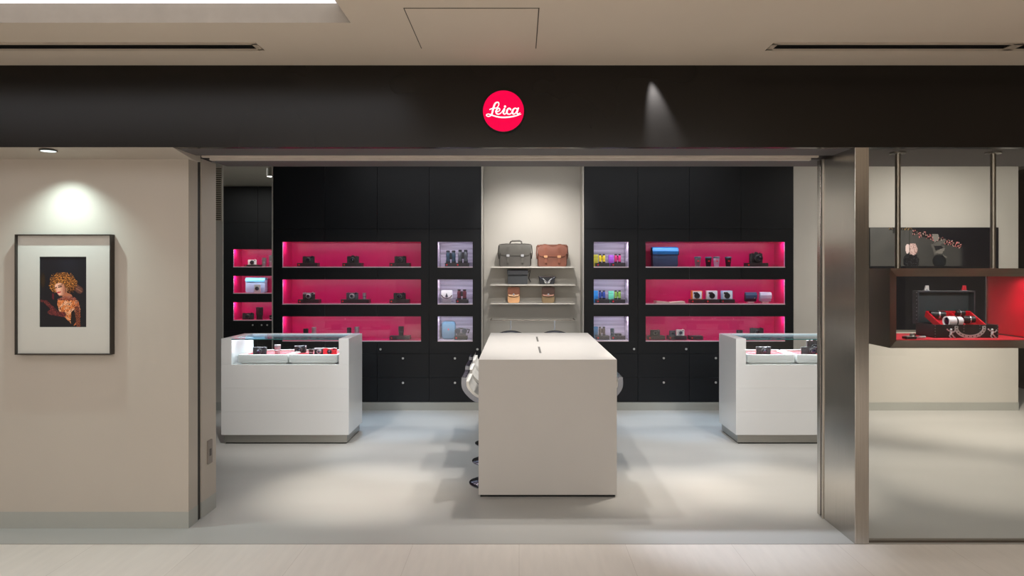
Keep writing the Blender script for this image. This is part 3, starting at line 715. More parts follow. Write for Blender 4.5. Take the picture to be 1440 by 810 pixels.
plin(951.5, 2, 26, 'low charcoal stand under the dark and white compact cameras')
camera(nx(945.5), YN, ZR[2]+PH, sz(9), sz(8), 'small dark compact camera next to the white round lensed one', body=GREYM, top=GREYM, lr=0.014, ll=0.012)
camera(nx(956.5), YN, ZR[2]+PH, sz(11.5), sz(9.5), 'white compact camera with round lens in the bottom crimson niche', body=WTRAY, top=WTRAY, lens=SMET, lr=0.03, ll=0.018)
plin(978, 2, 18, 'charcoal stand left of the right counter in the bottom niche')
plin(1064, 2, 34, 'low charcoal stand at right end of the bottom crimson niche')
camera(nx(1064), YN, ZR[2]+PH, sz(19), sz(12), 'black camera at right end of the bottom crimson niche behind the counter glass', lr=0.026)
lens(nx(1040), YN, ZR[2], 0.036, sz(13), 'dark lens beside the right end camera in the bottom crimson niche', BMET)
# -- far alcove unit
YQ = YA+0.15; SQ = F/YQ
qx = lambda p: (p-CX)/SQ
ZQ = [r[0]+0.001 for r in rowsa]
plinth_at(qx(356), YQ, ZQ[0], 21/SQ, 'low stand under the white compact camera in the far alcove', h=0.03)
camera(qx(355), YQ, ZQ[0]+0.03, 12/SQ, 8/SQ, 'white compact camera in the top niche of the far alcove', body=WTRAY, top=WTRAY, lr=0.03, ll=0.02)
lens(qx(371.5), YQ, ZQ[0], 0.036, 12.5/SQ, 'silver lens beside the white camera in the far alcove', SMET)
lens(qx(381.3), YQ, ZQ[0], 0.036, 16/SQ, 'taller silver lens at the edge of the far alcove niche', SMET)
t = thing('pale_blue_bag', 'pale blue box bag in the middle niche of the far alcove', 'bag', (qx(359.5), YQ+0.04, ZQ[1]))
w = 27/SQ/2; h = 21/SQ
MB().rbox(-w, w, -0.06, 0.06, 0, h*0.9, 0.02).build('bag_body', mat('pale_blue_leather',(170,196,228),0.45), t, smooth=True)
MB().prism([(-0.07,h*0.7),(-0.075,h*0.85),(-0.05,h*1.0),(0.062,h*0.98),(0.062,h*0.86),(-0.06,h*0.86)], -w-0.004, w+0.004, 'X').build('flap', mat('cyan_leather',(120,200,235),0.4), t, bevel=0.006)
t = thing('small_white_case', 'small white case with a round grey patch before the pale blue bag', 'case', (qx(364), YQ-0.06, ZQ[1]))
MB().rbox(-0.045, 0.045, -0.02, 0.02, 0, 0.13, 0.008).build('case_body', WTRAY, t, smooth=True)
MB().lathe([(0.03,0),(0.03,-0.006)], (0,-0.02,0.065), 'Y', 18).build('round_patch', GREYM, t)
camera(qx(349), YQ, ZQ[2], 16/SQ, 10/SQ, 'black camera in the bottom niche of the far alcove', lr=0.035, ll=0.05)
lens(qx(365), YQ, ZQ[2], 0.055, 17/SQ, 'tall black lens in the bottom niche of the far alcove', BMET, BMET)
lens(qx(382), YQ, ZQ[2], 0.034, 6/SQ, 'short black lens at the edge of the bottom far niche', BMET)

# ------------------------------------------------------------------ display counters
def counter(x0, x1, label, group):
    cx = (x0+x1)/2; Y0, Y1 = 6.65, 7.213
    t = thing('display_counter', label, 'display counter', (cx, (Y0+Y1)/2, 0), group=group)
    hw = (x1-x0)/2; hd = (Y1-Y0)/2; ck = 0.089; zn = 0.708; H = 0.94
    g = MB()
    for a, b in ((0.083,0.2897),(0.2903,0.4987),(0.4993,zn)): g.box(-hw, hw, -hd, -hd+0.02, a, b)
    g.box(-hw, hw, -hd+0.02, hd, 0.083, zn)
    g.build('body', WHITE, t, bevel=0.0008)
    for s in (-1, 1):
        a, b = (-hw, -hw+ck) if s < 0 else (hw-ck, hw)
        MB().box(a, b, -hd, hd, zn+0.0003, H).build('cheek', WHITE, t, bevel=0.001)
    MB().box(-hw+0.02, hw-0.02, -hd+0.018, hd-0.02, 0.012, 0.083).build('plinth', STEELH, t)
    MB().box(-hw+0.03, hw-0.03, -hd+0.03, hd-0.03, 0, 0.012).build('foot', GAP, t)
    MB().box(-hw+ck, hw-ck, hd-0.02, hd, H-0.022, H).build('rear_rail', WTRAY, t)
    MB().box(-hw+ck, hw-ck, hd-0.034, hd-0.021, H-0.020, H-0.010).build('light_strip', LEDC, t)
    MB().box(-hw+ck, hw-ck, -hd+0.004, hd-0.036, H-0.010, H-0.002).build('glass_top', GLASSC, t)
    MB().box(-hw+ck, hw-ck, -hd+0.004, -hd+0.0055, H-0.0101, H-0.0019).build('glass_edge', GEDGE, t)
    MB().box(-hw+ck+.001, hw-ck-.001, -hd+0.006, -hd+0.012, zn+0.001, H-0.011).build('glass_front', GLASS, t)
    strip_lamp('counter_case_lamp', (cx, (Y0+Y1)/2+hd-0.06, H-0.03), (hw-ck)*1.9, 0.006, 7.0, (0.80,0.93,1.0), (math.radians(-30),0,0))
    strip_lamp('counter_case_lamp', (cx, (Y0+Y1)/2-hd+0.03, H-0.03), (hw-ck)*1.9, 0.01, 2.2, (0.86,0.95,1.0), (math.radians(12),0,0))
    return cx, hw, hd, zn
YC = (6.65+7.213)/2
XA0, XA1 = fx(311, 6.65), fx(490.5, 6.65)
counter(XA0, XA1, 'white glass topped display counter left of the central table', 'white display counters with glass tops')
XB0 = fx(1035, 6.65); XB1 = XB0+1.13
counter(XB0, XB1, 'white glass topped display counter right of the central table', 'white display counters with glass tops')
YT0, YT1 = 6.69, 7.12
def tray(x0, x1, label):
    t = thing('display_tray', label, 'tray', ((x0+x1)/2, (YT0+YT1)/2, 0.7085), group='white trays lined in red inside the counters')
    hw = (x1-x0)/2; hd = (YT1-YT0)/2
    g = MB()
    # floor with shadow foot and rounded upstands
    g.box(-hw+0.02, hw-0.02, -hd+0.015, hd-0.015, 0.0, 0.014); g.box(-hw, hw, -hd, hd, 0.014, 0.03)
    g.rbox(-hw, hw, -hd, -hd+0.014, 0.03, 0.086, 0.005); g.rbox(-hw, hw, hd-0.014, hd, 0.03, 0.086, 0.005)
    g.box(-hw, -hw+0.014, -hd+0.014, hd-0.014, 0.03, 0.086); g.box(hw-0.014, hw, -hd+0.014, hd-0.014, 0.03, 0.086)
    g.build('tray_shell', WTRAY, t, bevel=0.003)
    MB().box(-hw+0.015, hw-0.015, -hd+0.015, hd-0.015, 0.03, 0.068).build('red_liner', RED, t)
    return (x0+x1)/2
SC = F/6.7
tx = lambda p, Y=6.85: (p-CX)*Y/F
zt = 0.7085+0.069
tray(tx(335,6.69), tx(404.5,6.69), 'white tray lined in red, left one inside the left counter')
tray(tx(406.5,6.69), tx(474,6.69), 'white tray lined in red, right one inside the left counter')
camera(tx(366), 6.84, zt, 0.125, 0.078, 'dark blue black camera in the left tray of the left counter', lr=0.026)
t = lens(tx(391), 6.84, zt, 0.028, 0.09, 'bright silver lens in the left tray of the left counter', SMET)
lens(tx(438), 6.84, zt, 0.022, 0.05, 'small black lens in the right tray of the left counter', BMET, SMET)
camera(tx(448.5), 6.88, zt, 0.10, 0.062, 'black and silver camera in the right tray of the left counter', lens=SMET, top=SMET, lr=0.02)
camera(tx(464.5), 6.84, zt, 0.125, 0.066, 'red leather covered camera in the right tray of the left counter', body=mat('red_leatherette',(200,24,40),0.5), top=REDP, lr=0.02, ll=0.018)
camera(tx(415), 7.02, zt, 0.11, 0.07, 'dark camera at the back of the right tray in the left counter', lr=0.024)
tray(tx(1051,6.69), tx(1117,6.69), 'white tray lined in red, left one inside the right counter')
tray(tx(1120.5,6.69), tx(1190,6.69), 'white tray lined in red, right one inside the right counter')
camera(tx(1073), 6.84, zt, 0.13, 0.08, 'black camera in the left tray of the right counter', lr=0.028)
camera(tx(1136), 6.84, zt, 0.13, 0.078, 'grey black camera with side lens in the right tray of the right counter', lx=0.03, lr=0.03)
camera(tx(1152), 6.98, zt, 0.13, 0.13, 'tall dark camera at the back of the right tray in the right counter', lr=0.03, hump=True)

# ------------------------------------------------------------------ island table
IX0, IX1, IY0, IY1, IH = -0.277, 0.668, 5.10, 7.28, 0.94
icx, icy = (IX0+IX1)/2, (IY0+IY1)/2
t = thing('island_table', 'large white central table with solid end panels in the middle of the shop', 'table', (icx, icy, 0))
hw = (IX1-IX0)/2; hd = (IY1-IY0)/2
g = MB().prism([(-hd,0.015),(-hd+0.06,0.015),(-hd+0.06,IH-0.06),(hd-0.06,IH-0.06),(hd-0.06,0.015),(hd,0.015),(hd,IH),(-hd,IH)], -hw, hw, 'X')
g.build('waterfall_top', ISLE, t, bevel=0.0015)
MB().box(-0.05, 0.05, -hd+0.06, hd-0.06, 0.62, IH-0.0601).build('centre_beam', ISLE, t)
for s in (-1, 1): MB().box(-hw+0.012, hw-0.012, s*(hd-0.03)-0.02, s*(hd-0.03)+0.02, 0, 0.015).build('foot', GAP, t)
SLOT = mat('cable_slot_grey', (92,90,86), 0.5)
for y0, y1, x in ((6.39, 6.84, 0.161),(5.50, 5.95, 0.157)):
    MB().rbox(x-icx-0.008, x-icx+0.008, y0-icy, y1-icy, IH, IH+0.0012, 0.006, ax='Z').build('cable_slot', SLOT, t)

# ------------------------------------------------------------------ stools
def make_stool(label):
    t = thing('bar_stool', label, 'stool', (0,0,0), group='chrome bar stools tucked under the central table')
    MB().lathe([(0.2,0),(0.2,0.006),(0.17,0.014),(0.05,0.024),(0.03,0.04)], seg=36).build('base', CHROME, t, smooth=True)
    p = MB().lathe([(0.028,0.03),(0.028,0.34),(0.019,0.345),(0.019,0.60)], seg=18).build('pole', CHROME, t, smooth=True)
    MB().tube([(0.019,0.0,0.22),(0.16,0.10,0.20),(0.19,0.0,0.20),(0.16,-0.10,0.20),(0.019,0.0,0.22)], 0.009, 8).build('footrest', CHROME, t, smooth=True)
    # seat profile in X (outwards = -X) and Z, extruded along Y
    inn = [(0.15,0.655),(0.05,0.64),(-0.06,0.64),(-0.13,0.655),(-0.175,0.69),(-0.205,0.735),(-0.205,0.795)]
    out = []
    n = len(inn)
    for i, (x, z) in enumerate(inn):
        a = inn[max(0,i-1)]; b = inn[min(n-1,i+1)]
        tx_, tz_ = b[0]-a[0], b[1]-a[1]; l = math.hypot(tx_, tz_)
        out.append((x+tz_/l*0.032*(1), z-tx_/l*0.032*(-1)))
    # subdivide by Catmull-Rom for smoothness
    def cr(P, k=4):
        R = []
        for i in range(len(P)-1):
            p0, p1, p2, p3 = P[max(0,i-1)], P[i], P[i+1], P[min(len(P)-1,i+2)]
            for j in range(k):
                u = j/k
                R.append(tuple(0.5*((2*p1[d])+(-p0[d]+p2[d])*u+(2*p0[d]-5*p1[d]+4*p2[d]-p3[d])*u*u+(-p0[d]+3*p1[d]-3*p2[d]+p3[d])*u**3) for d in range(2)))
        R.append(P[-1]); return R
    I = cr(inn)
    O = []
    for i, (x, z) in enumerate(I):
        a = I[max(0,i-1)]; b = I[min(len(I)-1,i+1)]
        dx, dz = b[0]-a[0], b[1]-a[1]; l = math.hypot(dx, dz)
        O.append((x+dz/l*(-0.034), z+dx/l*0.034))
    # outward side is below / behind the seat
    if O[0][1] > I[0][1]: O = [(2*x-ox, 2*z-oz) for (x, z), (ox, oz) in zip(I, O)]
    MB().prism(I+list(reversed(O)), -0.20, 0.20, 'Y').build('seat_shell', mat('dark_chrome',(120,124,132),0.16,1.0), t, smooth=True)
    I2 = [(x, z) for x, z in I]
    T = []
    I2 = I2[:-2]; I = I[:-2]
    for i, (x, z) in enumerate(I2):
        a = I2[max(0,i-1)]; b = I2[min(len(I2)-1,i+1)]
        dx, dz = b[0]-a[0], b[1]-a[1]; l = math.hypot(dx, dz); s = -1 if O[0][1] < I[0][1] else 1
        T.append((x+dz/l*0.02, z-dx/l*0.02))
    if T[0][1] < I[0][1]: T = [(2*x-ox, 2*z-oz) for (x, z), (ox, oz) in zip(I, T)]
    MB().prism(T+list(reversed(I)), -0.197, 0.197, 'Y').build('seat_pad', mat('white_seat_leather',(240,238,232),0.45), t, smooth=True)
    return t
pos = [5.45, 6.07, 6.69]; shift = [0, -0.018, -0.030]
words_ = ['nearest the camera', 'in the middle', 'farthest from the camera']
st = None
DZ = 0.0
for side, cxs in (('left', -0.165), ('right', 0.49)):
    for k, y in enumerate(pos):
        lb = f'chrome and white bar stool on the {side} of the table, {words_[k]}'
        rz = 0 if side == 'left' else PI
        if st is None:
            st = make_stool(lb); st.location = (cxs+shift[k], y, 0)
        else: dup(st, (cxs+(shift[k] if side == 'left' else 0), y, 0), rz, lb)

# ------------------------------------------------------------------ portrait
FX0, FX1, FZ0, FZ1 = fx(20.3, 4.437), fx(155.5, 4.437), fz(499, 4.437), fz(329.5, 4.437)
cxp, czp = (FX0+FX1)/2, (FZ0+FZ1)/2
t = thing('framed_portrait', 'black framed colour portrait of a curly haired woman on the beige wall', 'picture', (cxp, YW, czp))
hw, hh = (FX1-FX0)/2, (FZ1-FZ0)/2; fr = 0.0065
BF = mat('black_frame_wood', (40,33,27), 0.4)
g = MB(); D = 0.046
g.box(-hw, hw, -D, 0, hh-fr, hh).box(-hw, hw, -D, 0, -hh, -hh+fr).box(-hw, -hw+fr, -D, 0, -hh+fr, hh-fr).box(hw-fr, hw, -D, 0, -hh+fr, hh-fr)
g.build('frame', BF, t, bevel=0.001)
MW = mat('ivory_mount_card', (192,188,180), 0.6, var=0.01)
YM = 4.437+0.02
ix0, ix1, iz0, iz1 = fx(55.5,YM)-cxp, fx(121.3,YM)-cxp, fz(460,YM)-czp, fz(361,YM)-czp
g = MB(); m0, m1 = -0.026, -0.022
g.box(-hw+fr, hw-fr, m0, m1, iz1, hh-fr).box(-hw+fr, hw-fr, m0, m1, -hh+fr, iz0).box(-hw+fr, ix0, m0, m1, iz0, iz1).box(ix1, hw-fr, m0, m1, iz0, iz1)
mt = g.build('mount', MW, t)
MB().box(-hw+fr, hw-fr, -0.018, -0.001, -hh+fr, hh-fr).build('backing', MW, t)
def smooth01(a, b, x):
    u = max(0, min(1, (x-a)/(b-a))); return u*u*(3-2*u)
def mixc(a, b, t_): return tuple(a[i]*(1-t_)+b[i]*t_ for i in range(3))
def inpoly(x, y, P):
    c = False; j = len(P)-1
    for i in range(len(P)):
        if (P[i][1] > y) != (P[j][1] > y) and x < (P[j][0]-P[i][0])*(y-P[i][1])/(P[j][1]-P[i][1])+P[i][0]: c = not c
        j = i
    return c
def nz(x, y, s, o=0.0): return noise.noise(Vector((x*s, y*s, o)))
def seg_d(x, y, a, b):
    dx, dy = b[0]-a[0], b[1]-a[1]; u = max(0, min(1, ((x-a[0])*dx+(y-a[1])*dy)/(dx*dx+dy*dy)))
    return math.hypot(x-a[0]-u*dx, y-a[1]-u*dy)
BACK = [(272,478),(335,448),(395,446),(440,462),(470,505),(484,560),(482,690),(430,728),(385,690),(330,640),(288,590),(272,530)]
def portrait_col(u, v):
    x = 105+443*u; y = 72+670*v
    c = (20,20,27)
    c = mixc(c, (30,30,38), smooth01(0.35, 0.0, abs(u-0.6))*smooth01(0.5,0,v))
    n1 = nz(x, y, 0.03); n2 = nz(x, y, 0.09, 3); n3 = nz(x, y, 0.2, 7)
    # dim figure at far left
    d = ((x-135)/24)**2+((y-300)/75)**2
    if d < 1+n2*0.4: c = mixc((66,44,22), (24,18,14), min(1, d)*0.6+0.3+n3*0.3)
    # raised hand/shawl at right
    for a, b, w in (((395,330),(480,392),34), ((440,370),(492,402),14)):
        dd = seg_d(x, y, a, b)/w
        if dd < 1: c = mixc((150,96,74), (60,36,34), dd+n2*0.3)
    # hair
    d = ((x-318)/112)**2+((y-302)/76)**2
    d2 = ((x-250)/52)**2+((y-345)/66)**2
    d3 = ((x-385)/66)**2+((y-335)/80)**2
    d = min(d, d2, d3)
    if d < 1.0+n2*0.5+n3*0.3:
        k = 0.5+0.9*n2+0.7*n3-0.35*smooth01(330,400,y)*smooth01(300,350,x)
        c = mixc((52,24,12), (214,138,62), max(0, min(1, k-0.02-0.25*d+0.9*nz(x*0.5+y*0.25, y*1.2, 0.13, 9))))
    # neck
    if seg_d(x, y, (330,430), (385,450)) < 24: c = (176,104,74)
    # face (turned to the left)
    fa = [(246,345),(262,328),(300,322),(332,340),(348,378),(344,420),(318,446),(288,446),(272,424),(258,402),(250,376)]
    if inpoly(x, y, fa):
        sh = smooth01(352, 285, x)
        c = mixc((150,84,62), (236,178,150), sh*0.9+0.1+n2*0.1)
        if seg_d(x, y, (282,362), (308,356)) < 6: c = (70,36,32)
        if seg_d(x, y, (252,370), (262,366)) < 5: c = (70,36,32)
        if seg_d(x, y, (280,347), (314,341)) < 4: c = (92,50,36)
        if seg_d(x, y, (266,372), (262,398)) < 3: c = (200,120,100)
        if seg_d(x, y, (272,414), (298,408)) < 6: c = (186,40,52)
        if y > 436: c = mixc(c, (110,56,44), 0.5)
    # earring
    if seg_d(x, y, (357,372), (355,410)) < 5: c = (206,150,110) if n3 > 0 else (80,40,30)
    # back with an animal print top
    if inpoly(x+n2*8, y+n3*6, BACK):
        base = mixc((226,128,66), (238,178,140), smooth01(0.2,-0.3,n1))
        base = mixc(base, (120,48,36), smooth01(410,480,x)*0.5)
        cell = abs(nz(x, y, 0.075, 11))+0.6*abs(nz(x, y, 0.15, 5))
        c = base if cell > 0.20 else (58,18,26)
        if y < 486: c = mixc(c, (96,38,44), 0.55)
    if seg_d(x, y, (452,560), (466,725)) < 20: c = (70,30,28) if n3 > -0.05 else (150,80,50)
    if inpoly(x, y, [(398,600),(430,570),(446,690),(418,730),(396,700)]): c = (26,18,20)
    # forearm and hand on the left
    for a, b, w in (((215,600),(330,620),24), ((165,505),(262,600),17), ((120,490),(170,505),9), ((190,600),(225,575),12)):
        if seg_d(x, y, a, b) < w+n3*8: c = mixc((122,50,48), (50,18,24), 0.4+n2)
    if seg_d(x, y, (228,430), (232,470)) < 8: c = (96,24,36)
    return c
def poster_col(u, v):
    x = 8+1182*u; y = 70+931*v
    n1 = nz(x, y, 0.008); n2 = nz(x, y, 0.04, 2); n3 = nz(x, y, 0.09, 5)
    yl = 95+(x-400)*0.30
    wallc = mixc((84,83,80), (62,62,61), smooth01(0, 700, x)+0.3*n1)
    c = (10,10,20)
    if x < 835 and (x < 395 or y > yl): c = wallc
    if x > 820 and x < 900 and y > yl: c = mixc(wallc, (12,11,20), smooth01(820, 895, x))
    if 395 < x < 848 and abs(y-yl-8) < 26+18*n2: c = (16,12,14) if n3 < 0.18 else ((206,120,120) if n2 > 0 else (196,170,160))
    if x < 395 and y < 92 and x > 180: c = (24,20,18) if n3 < 0.2 else (160,130,80)
    if abs(x-240) < 24 and y < 120: c = (20,16,14)
    # angular paper sculpture
    for P, cc in (([(575,125),(636,125),(642,180),(600,205)], (128,124,118)), ([(570,225),(640,190),(706,168),(706,190),(650,228),(700,240),(640,300),(600,320)], (92,90,86)),
                  ([(590,232),(660,232),(690,250),(612,280)], (34,34,38)), ([(600,300),(660,262),(700,256),(672,306)], (120,116,110)), ([(668,306),(720,340),(700,348)], (110,106,100))):
        if inpoly(x+n2*5, y, P): c = cc
    d = ((x-645)/64)**2+((y-375)/58)**2
    if d < 1: c = mixc((26,32,38), (14,16,20), d)
    # seated woman
    if ((x-385)/74)**2+((y-375)/72)**2 < 1+n2*0.2: c = (16,17,22) if n3 < 0.25 else (60,60,66)
    if ((x-352)/20)**2+((y-262)/44)**2 < 1: c = (238,214,210)
    if ((x-398)/46)**2+((y-266)/56)**2 < 1+n3*0.3 and x > 366: c = mixc((226,196,190), (150,110,104), max(0,n3*1.5+smooth01(360,440,x)*0.4))
    if abs(x-370) < 4 and y < 420: c = (8,8,9)
    if y > 418: c = mixc((12,12,18), (26,24,30), max(0,n1))
    return c
def print_mesh(name, w, h, nx_, nz_, fn, parent, loc, m):
    me = bpy.data.meshes.new(name)
    V = []; Fc = []; cols = []
    for j in range(nz_+1):
        for i in range(nx_+1): V.append((w*(i/nx_-0.5), 0, h*(0.5-j/nz_)))
    for j in range(nz_):
        for i in range(nx_):
            a = j*(nx_+1)+i; Fc.append((a, a+nx_+1, a+nx_+2, a+1))
            cols.append(lin(fn((i+0.5)/nx_, (j+0.5)/nz_)))
    # a thin back so the sheet has thickness
    b0 = len(V); V += [(-w/2,0.002,h/2),(-w/2,0.002,-h/2),(w/2,0.002,-h/2),(w/2,0.002,h/2)]; Fc.append((b0,b0+3,b0+2,b0+1)); cols.append((0.5,0.5,0.5,1))
    me.from_pydata(V, [], Fc)
    ca = me.color_attributes.new('print', 'FLOAT_COLOR', 'CORNER')
    k = 0
    for p, c in zip(me.polygons, cols):
        for _ in p.loop_indices:
            ca.data[k].color = c; k += 1
    me.materials.append(m)
    o = bpy.data.objects.new(name, me); C.objects.link(o)
    if parent: o.parent = parent
    o.location = loc
    return o
PR = vcol_mat('photo_print', 0.35)
print_mesh('photograph', ix1-ix0+0.004, iz1-iz0+0.004, 110, 165, portrait_col, t, ((ix0+ix1)/2, -0.0205, (iz0+iz1)/2), PR)

# poster on the right hand partition
PX0, PX1, PZ0, PZ1 = fx(1222, YB), fx(1401.5, YB), fz(463, YB), fz(320.5, YB)
t = thing('wall_poster', 'wide dark photographic panel with a pale haired sitter behind the window box', 'poster', ((PX0+PX1)/2, YB, (PZ0+PZ1)/2))
MB().box(-(PX1-PX0)/2-0.004, (PX1-PX0)/2+0.004, -0.028, 0, -(PZ1-PZ0)/2-0.004, (PZ1-PZ0)/2+0.004).build('panel_edge', mat('black_panel_edge',(10,10,12),0.4), t)
print_mesh('photograph', PX1-PX0, PZ1-PZ0, 240, 130, poster_col, t, (0,-0.031,0), PR)

# ------------------------------------------------------------------ suspended window box
BY0, BY1 = 4.33, 4.80
BX0, BX1 = fx(1251.5, BY0), 3.06
BZ1, BZ0 = fz(377.3, BY0), fz(489.5, BY0)
t = thing('suspended_display_box', 'dark metal display box hanging on two rods behind the shop window', 'display box', ((BX0+BX1)/2, (BY0+BY1)/2, BZ0))
hw = (BX1-BX0)/2; hd = (BY1-BY0)/2; H = BZ1-BZ0; th = 0.047
# four mitred sides with a bevelled front
def frame_ring(y, o, i): return None
outer = [(-hw,0),(hw,0),(hw,H),(-hw,H)]
ch = 0.020
inner = [(-hw+th,th-0.004),(hw-th,th-0.004),(hw-th,H-th),(-hw+th,H-th)]
for a in range(4):
    b = (a+1) % 4
    A, B, Ai, Bi = outer[a], outer[b], inner[a], inner[b]
    prof = lambda P, Q: [(P[0], -hd, P[1]), (Q[0], -hd+ch, Q[1]), (Q[0], hd, Q[1]), (P[0], hd, P[1])]
    MB().loft([prof(A, Ai), prof(B, Bi)]).build('side_panel', DSTEEL, t)
MB().box(-hw+th, hw-th, -hd+ch+0.004, hd-0.004, th-0.004, th).build('red_floor', RED, t)
MB().box(hw-th-0.006, hw-th, -hd+ch, hd, th+0.009, H-th).build('red_end_panel', REDP, t)
MB().box(hw-th-0.016, hw-th-0.006, hd-0.012, hd, th+0.009, H-th).build('end_trim', STEEL, t)
for px in (1262.5, 1396.5):
    x = fx(px, 4.40)-(BX0+BX1)/2
    r = MB().lathe([(0.0155,H),(0.0155,ZS-BZ0-0.012)], (x, 4.40-(BY0+BY1)/2, 0), 'Z', 18).build('hanging_rod', mat('satin_rod_steel',(150,144,136),0.3,1.0,var=0.02), t, smooth=True)
    MB().lathe([(0.045,ZS-BZ0-0.010),(0.045,ZS-BZ0)], (x, 4.40-(BY0+BY1)/2, 0), 'Z', 24).build('ceiling_flange', STEEL, r, smooth=True)
FLZ = BZ0+th+0.001
# flight case
CC = mat('black_case_vinyl', (28,24,30), 0.4, var=0.15, scale=60)
x0, x1 = fx(1314, 4.46), fx(1404, 4.46)
t = thing('studded_display_case', 'black studded case with open lid and red tray inside the window box', 'case', ((x0+x1)/2, 4.56, FLZ))
hw = (x1-x0)/2
g = MB(); g.box(-hw, hw, -0.10, -0.09, 0, 0.078).box(-hw, hw, 0.10, 0.11, 0, 0.078).box(-hw, -hw+0.008, -0.09, 0.10, 0, 0.078).box(hw-0.008, hw, -0.09, 0.10, 0, 0.078).box(-hw, hw, -0.09, 0.10, 0, 0.006)
bd = g.build('case_base', CC, t, bevel=0.001)
for xs_ in (-hw+0.004, -hw*0.42, -hw*0.08, hw*0.42, hw-0.004):
    for k in range(5): MB().ball((xs_, -0.101, 0.006+k*0.0165), 0.0022, SMET, seg=6).build('stud', SMET, bd, smooth=True)
lx0, lx1 = fx(1291, 4.67)-(x0+x1)/2, fx(1372, 4.67)-(x0+x1)/2
lz0, lz1 = fz(456, 4.68)-FLZ, fz(409, 4.68)-FLZ
CG = mat('blue_black_case_edge', (52,56,62), 0.35, 0.3)
g = MB(); e = 0.009
g.box(lx0, lx1, 0.112, 0.172, lz1-e, lz1).box(lx0, lx1, 0.112, 0.172, lz0, lz0+e).box(lx0, lx0+e, 0.112, 0.172, lz0+e, lz1-e).box(lx1-e, lx1, 0.112, 0.172, lz0+e, lz1-e)
g.box(lx0, lx1, 0.172, 0.178, lz0, lz1)
ld = g.build('case_lid', CG, t, bevel=0.001)
MB().box(lx0+e, lx1-e, 0.166, 0.1715, lz0+e, lz1-e).build('lid_lining', mat('dark_lining',(30,40,44),0.7), ld)
MB().box(lx0+0.02, lx1-0.02, 0.115, 0.16, 0.0, lz0).build('lid_hinge', CC, t)
for k in range(9): MB().ball((lx0-0.001, 0.125, lz0+0.01+k*(lz1-lz0-0.02)/8), 0.0028, SMET, seg=6).build('stud', SMET, ld, smooth=True)
# sloping red divider tray
RT = MB()
Mr = Matrix.Translation((-0.047, 0.0, 0.070)) @ Matrix.Rotation(math.radians(24), 4, 'X')
rw = 0.16; lw = 0.085
def rb(*q): RT.box(*q, M=Mr)
rb(-lw-0.01, rw+0.02, -0.09, 0.11, 0.0, 0.005)
rb(-lw-0.01, -lw, -0.09, 0.11, 0.005, 0.04); rb(rw+0.01, rw+0.02, -0.09, 0.11, 0.005, 0.04)
rb(-lw, rw+0.01, 0.10, 0.11, 0.005, 0.04); rb(-lw, rw+0.01, -0.09, -0.084, 0.005, 0.03); rb(0.05, 0.06, -0.084, 0.10, 0.005, 0.036)
RT.build('red_divider_tray', REDP, t, bevel=0.0008)
cxb = (x0+x1)/2
def lying(x, y, z, r, l, label, m, ring, tilt=(90,0,0)):
    o = lens(cxb+x, 4.56+y, FLZ+z, r, l, label, m, ring); o.rotation_euler = [math.radians(a) for a in tilt]; return o
lying(-0.045, 0.045, 0.130, 0.024, 0.085, 'black lens lying at the left rear of the red tray', BMET, SMET, (90,0,-100))
lying(-0.005, -0.050, 0.096, 0.031, 0.10, 'large silver white lens lying across the front of the red tray', mat('white_lens_barrel',(214,214,220),0.35), BMET, (90,0,-80))
lying(0.038, 0.075, 0.138, 0.020, 0.055, 'short black lens lying at the rear centre of the red tray', BMET, SMET, (90,0,100))
lying(0.098, -0.02, 0.104, 0.023, 0.065, 'black and silver lens lying at the right of the red tray', BMET, SMET, (90,0,-100))
# perforated steel horseshoe strap draped over the front
t = thing('perforated_steel_strap', 'curved perforated steel strap draped over the front of the studded case', 'strap', (cxb+0.015, 4.448, FLZ+0.030))
pts = []
for i in range(25):
    a = PI*(0.93+1.14*i/24)
    pts.append((0.083*math.cos(a), 0.0, 0.030+0.052*math.sin(a)))
pts += [(0.078,0.012,0.05)]
g = MB()
for k, r_ in ((0, 0.0085),): 
    rings = []
    for i, p in enumerate(pts[:25]):
        a = PI*(0.93+1.14*i/24); n_ = Vector((math.cos(a), 0, math.sin(a)*0.8)).normalized()
        P0 = Vector(p); rings.append([P0-n_*0.010+Vector((0,-0.003,0)), P0+n_*0.010+Vector((0,-0.003,0)), P0+n_*0.010+Vector((0,0.001,0)), P0-n_*0.010+Vector((0,0.001,0))])
    g.loft(rings)
g.build('steel_band', mat('bright_steel',(200,206,212),0.3,0.5), t)
g = MB()
for i in range(1, 24, 2):
    a = PI*(0.93+1.14*i/24); g.lathe([(0.0035,0),(0.0035,-0.0012)], (pts[i][0], -0.0032, pts[i][2]), 'Y', 8)
g.build('perforation', BMET, t)
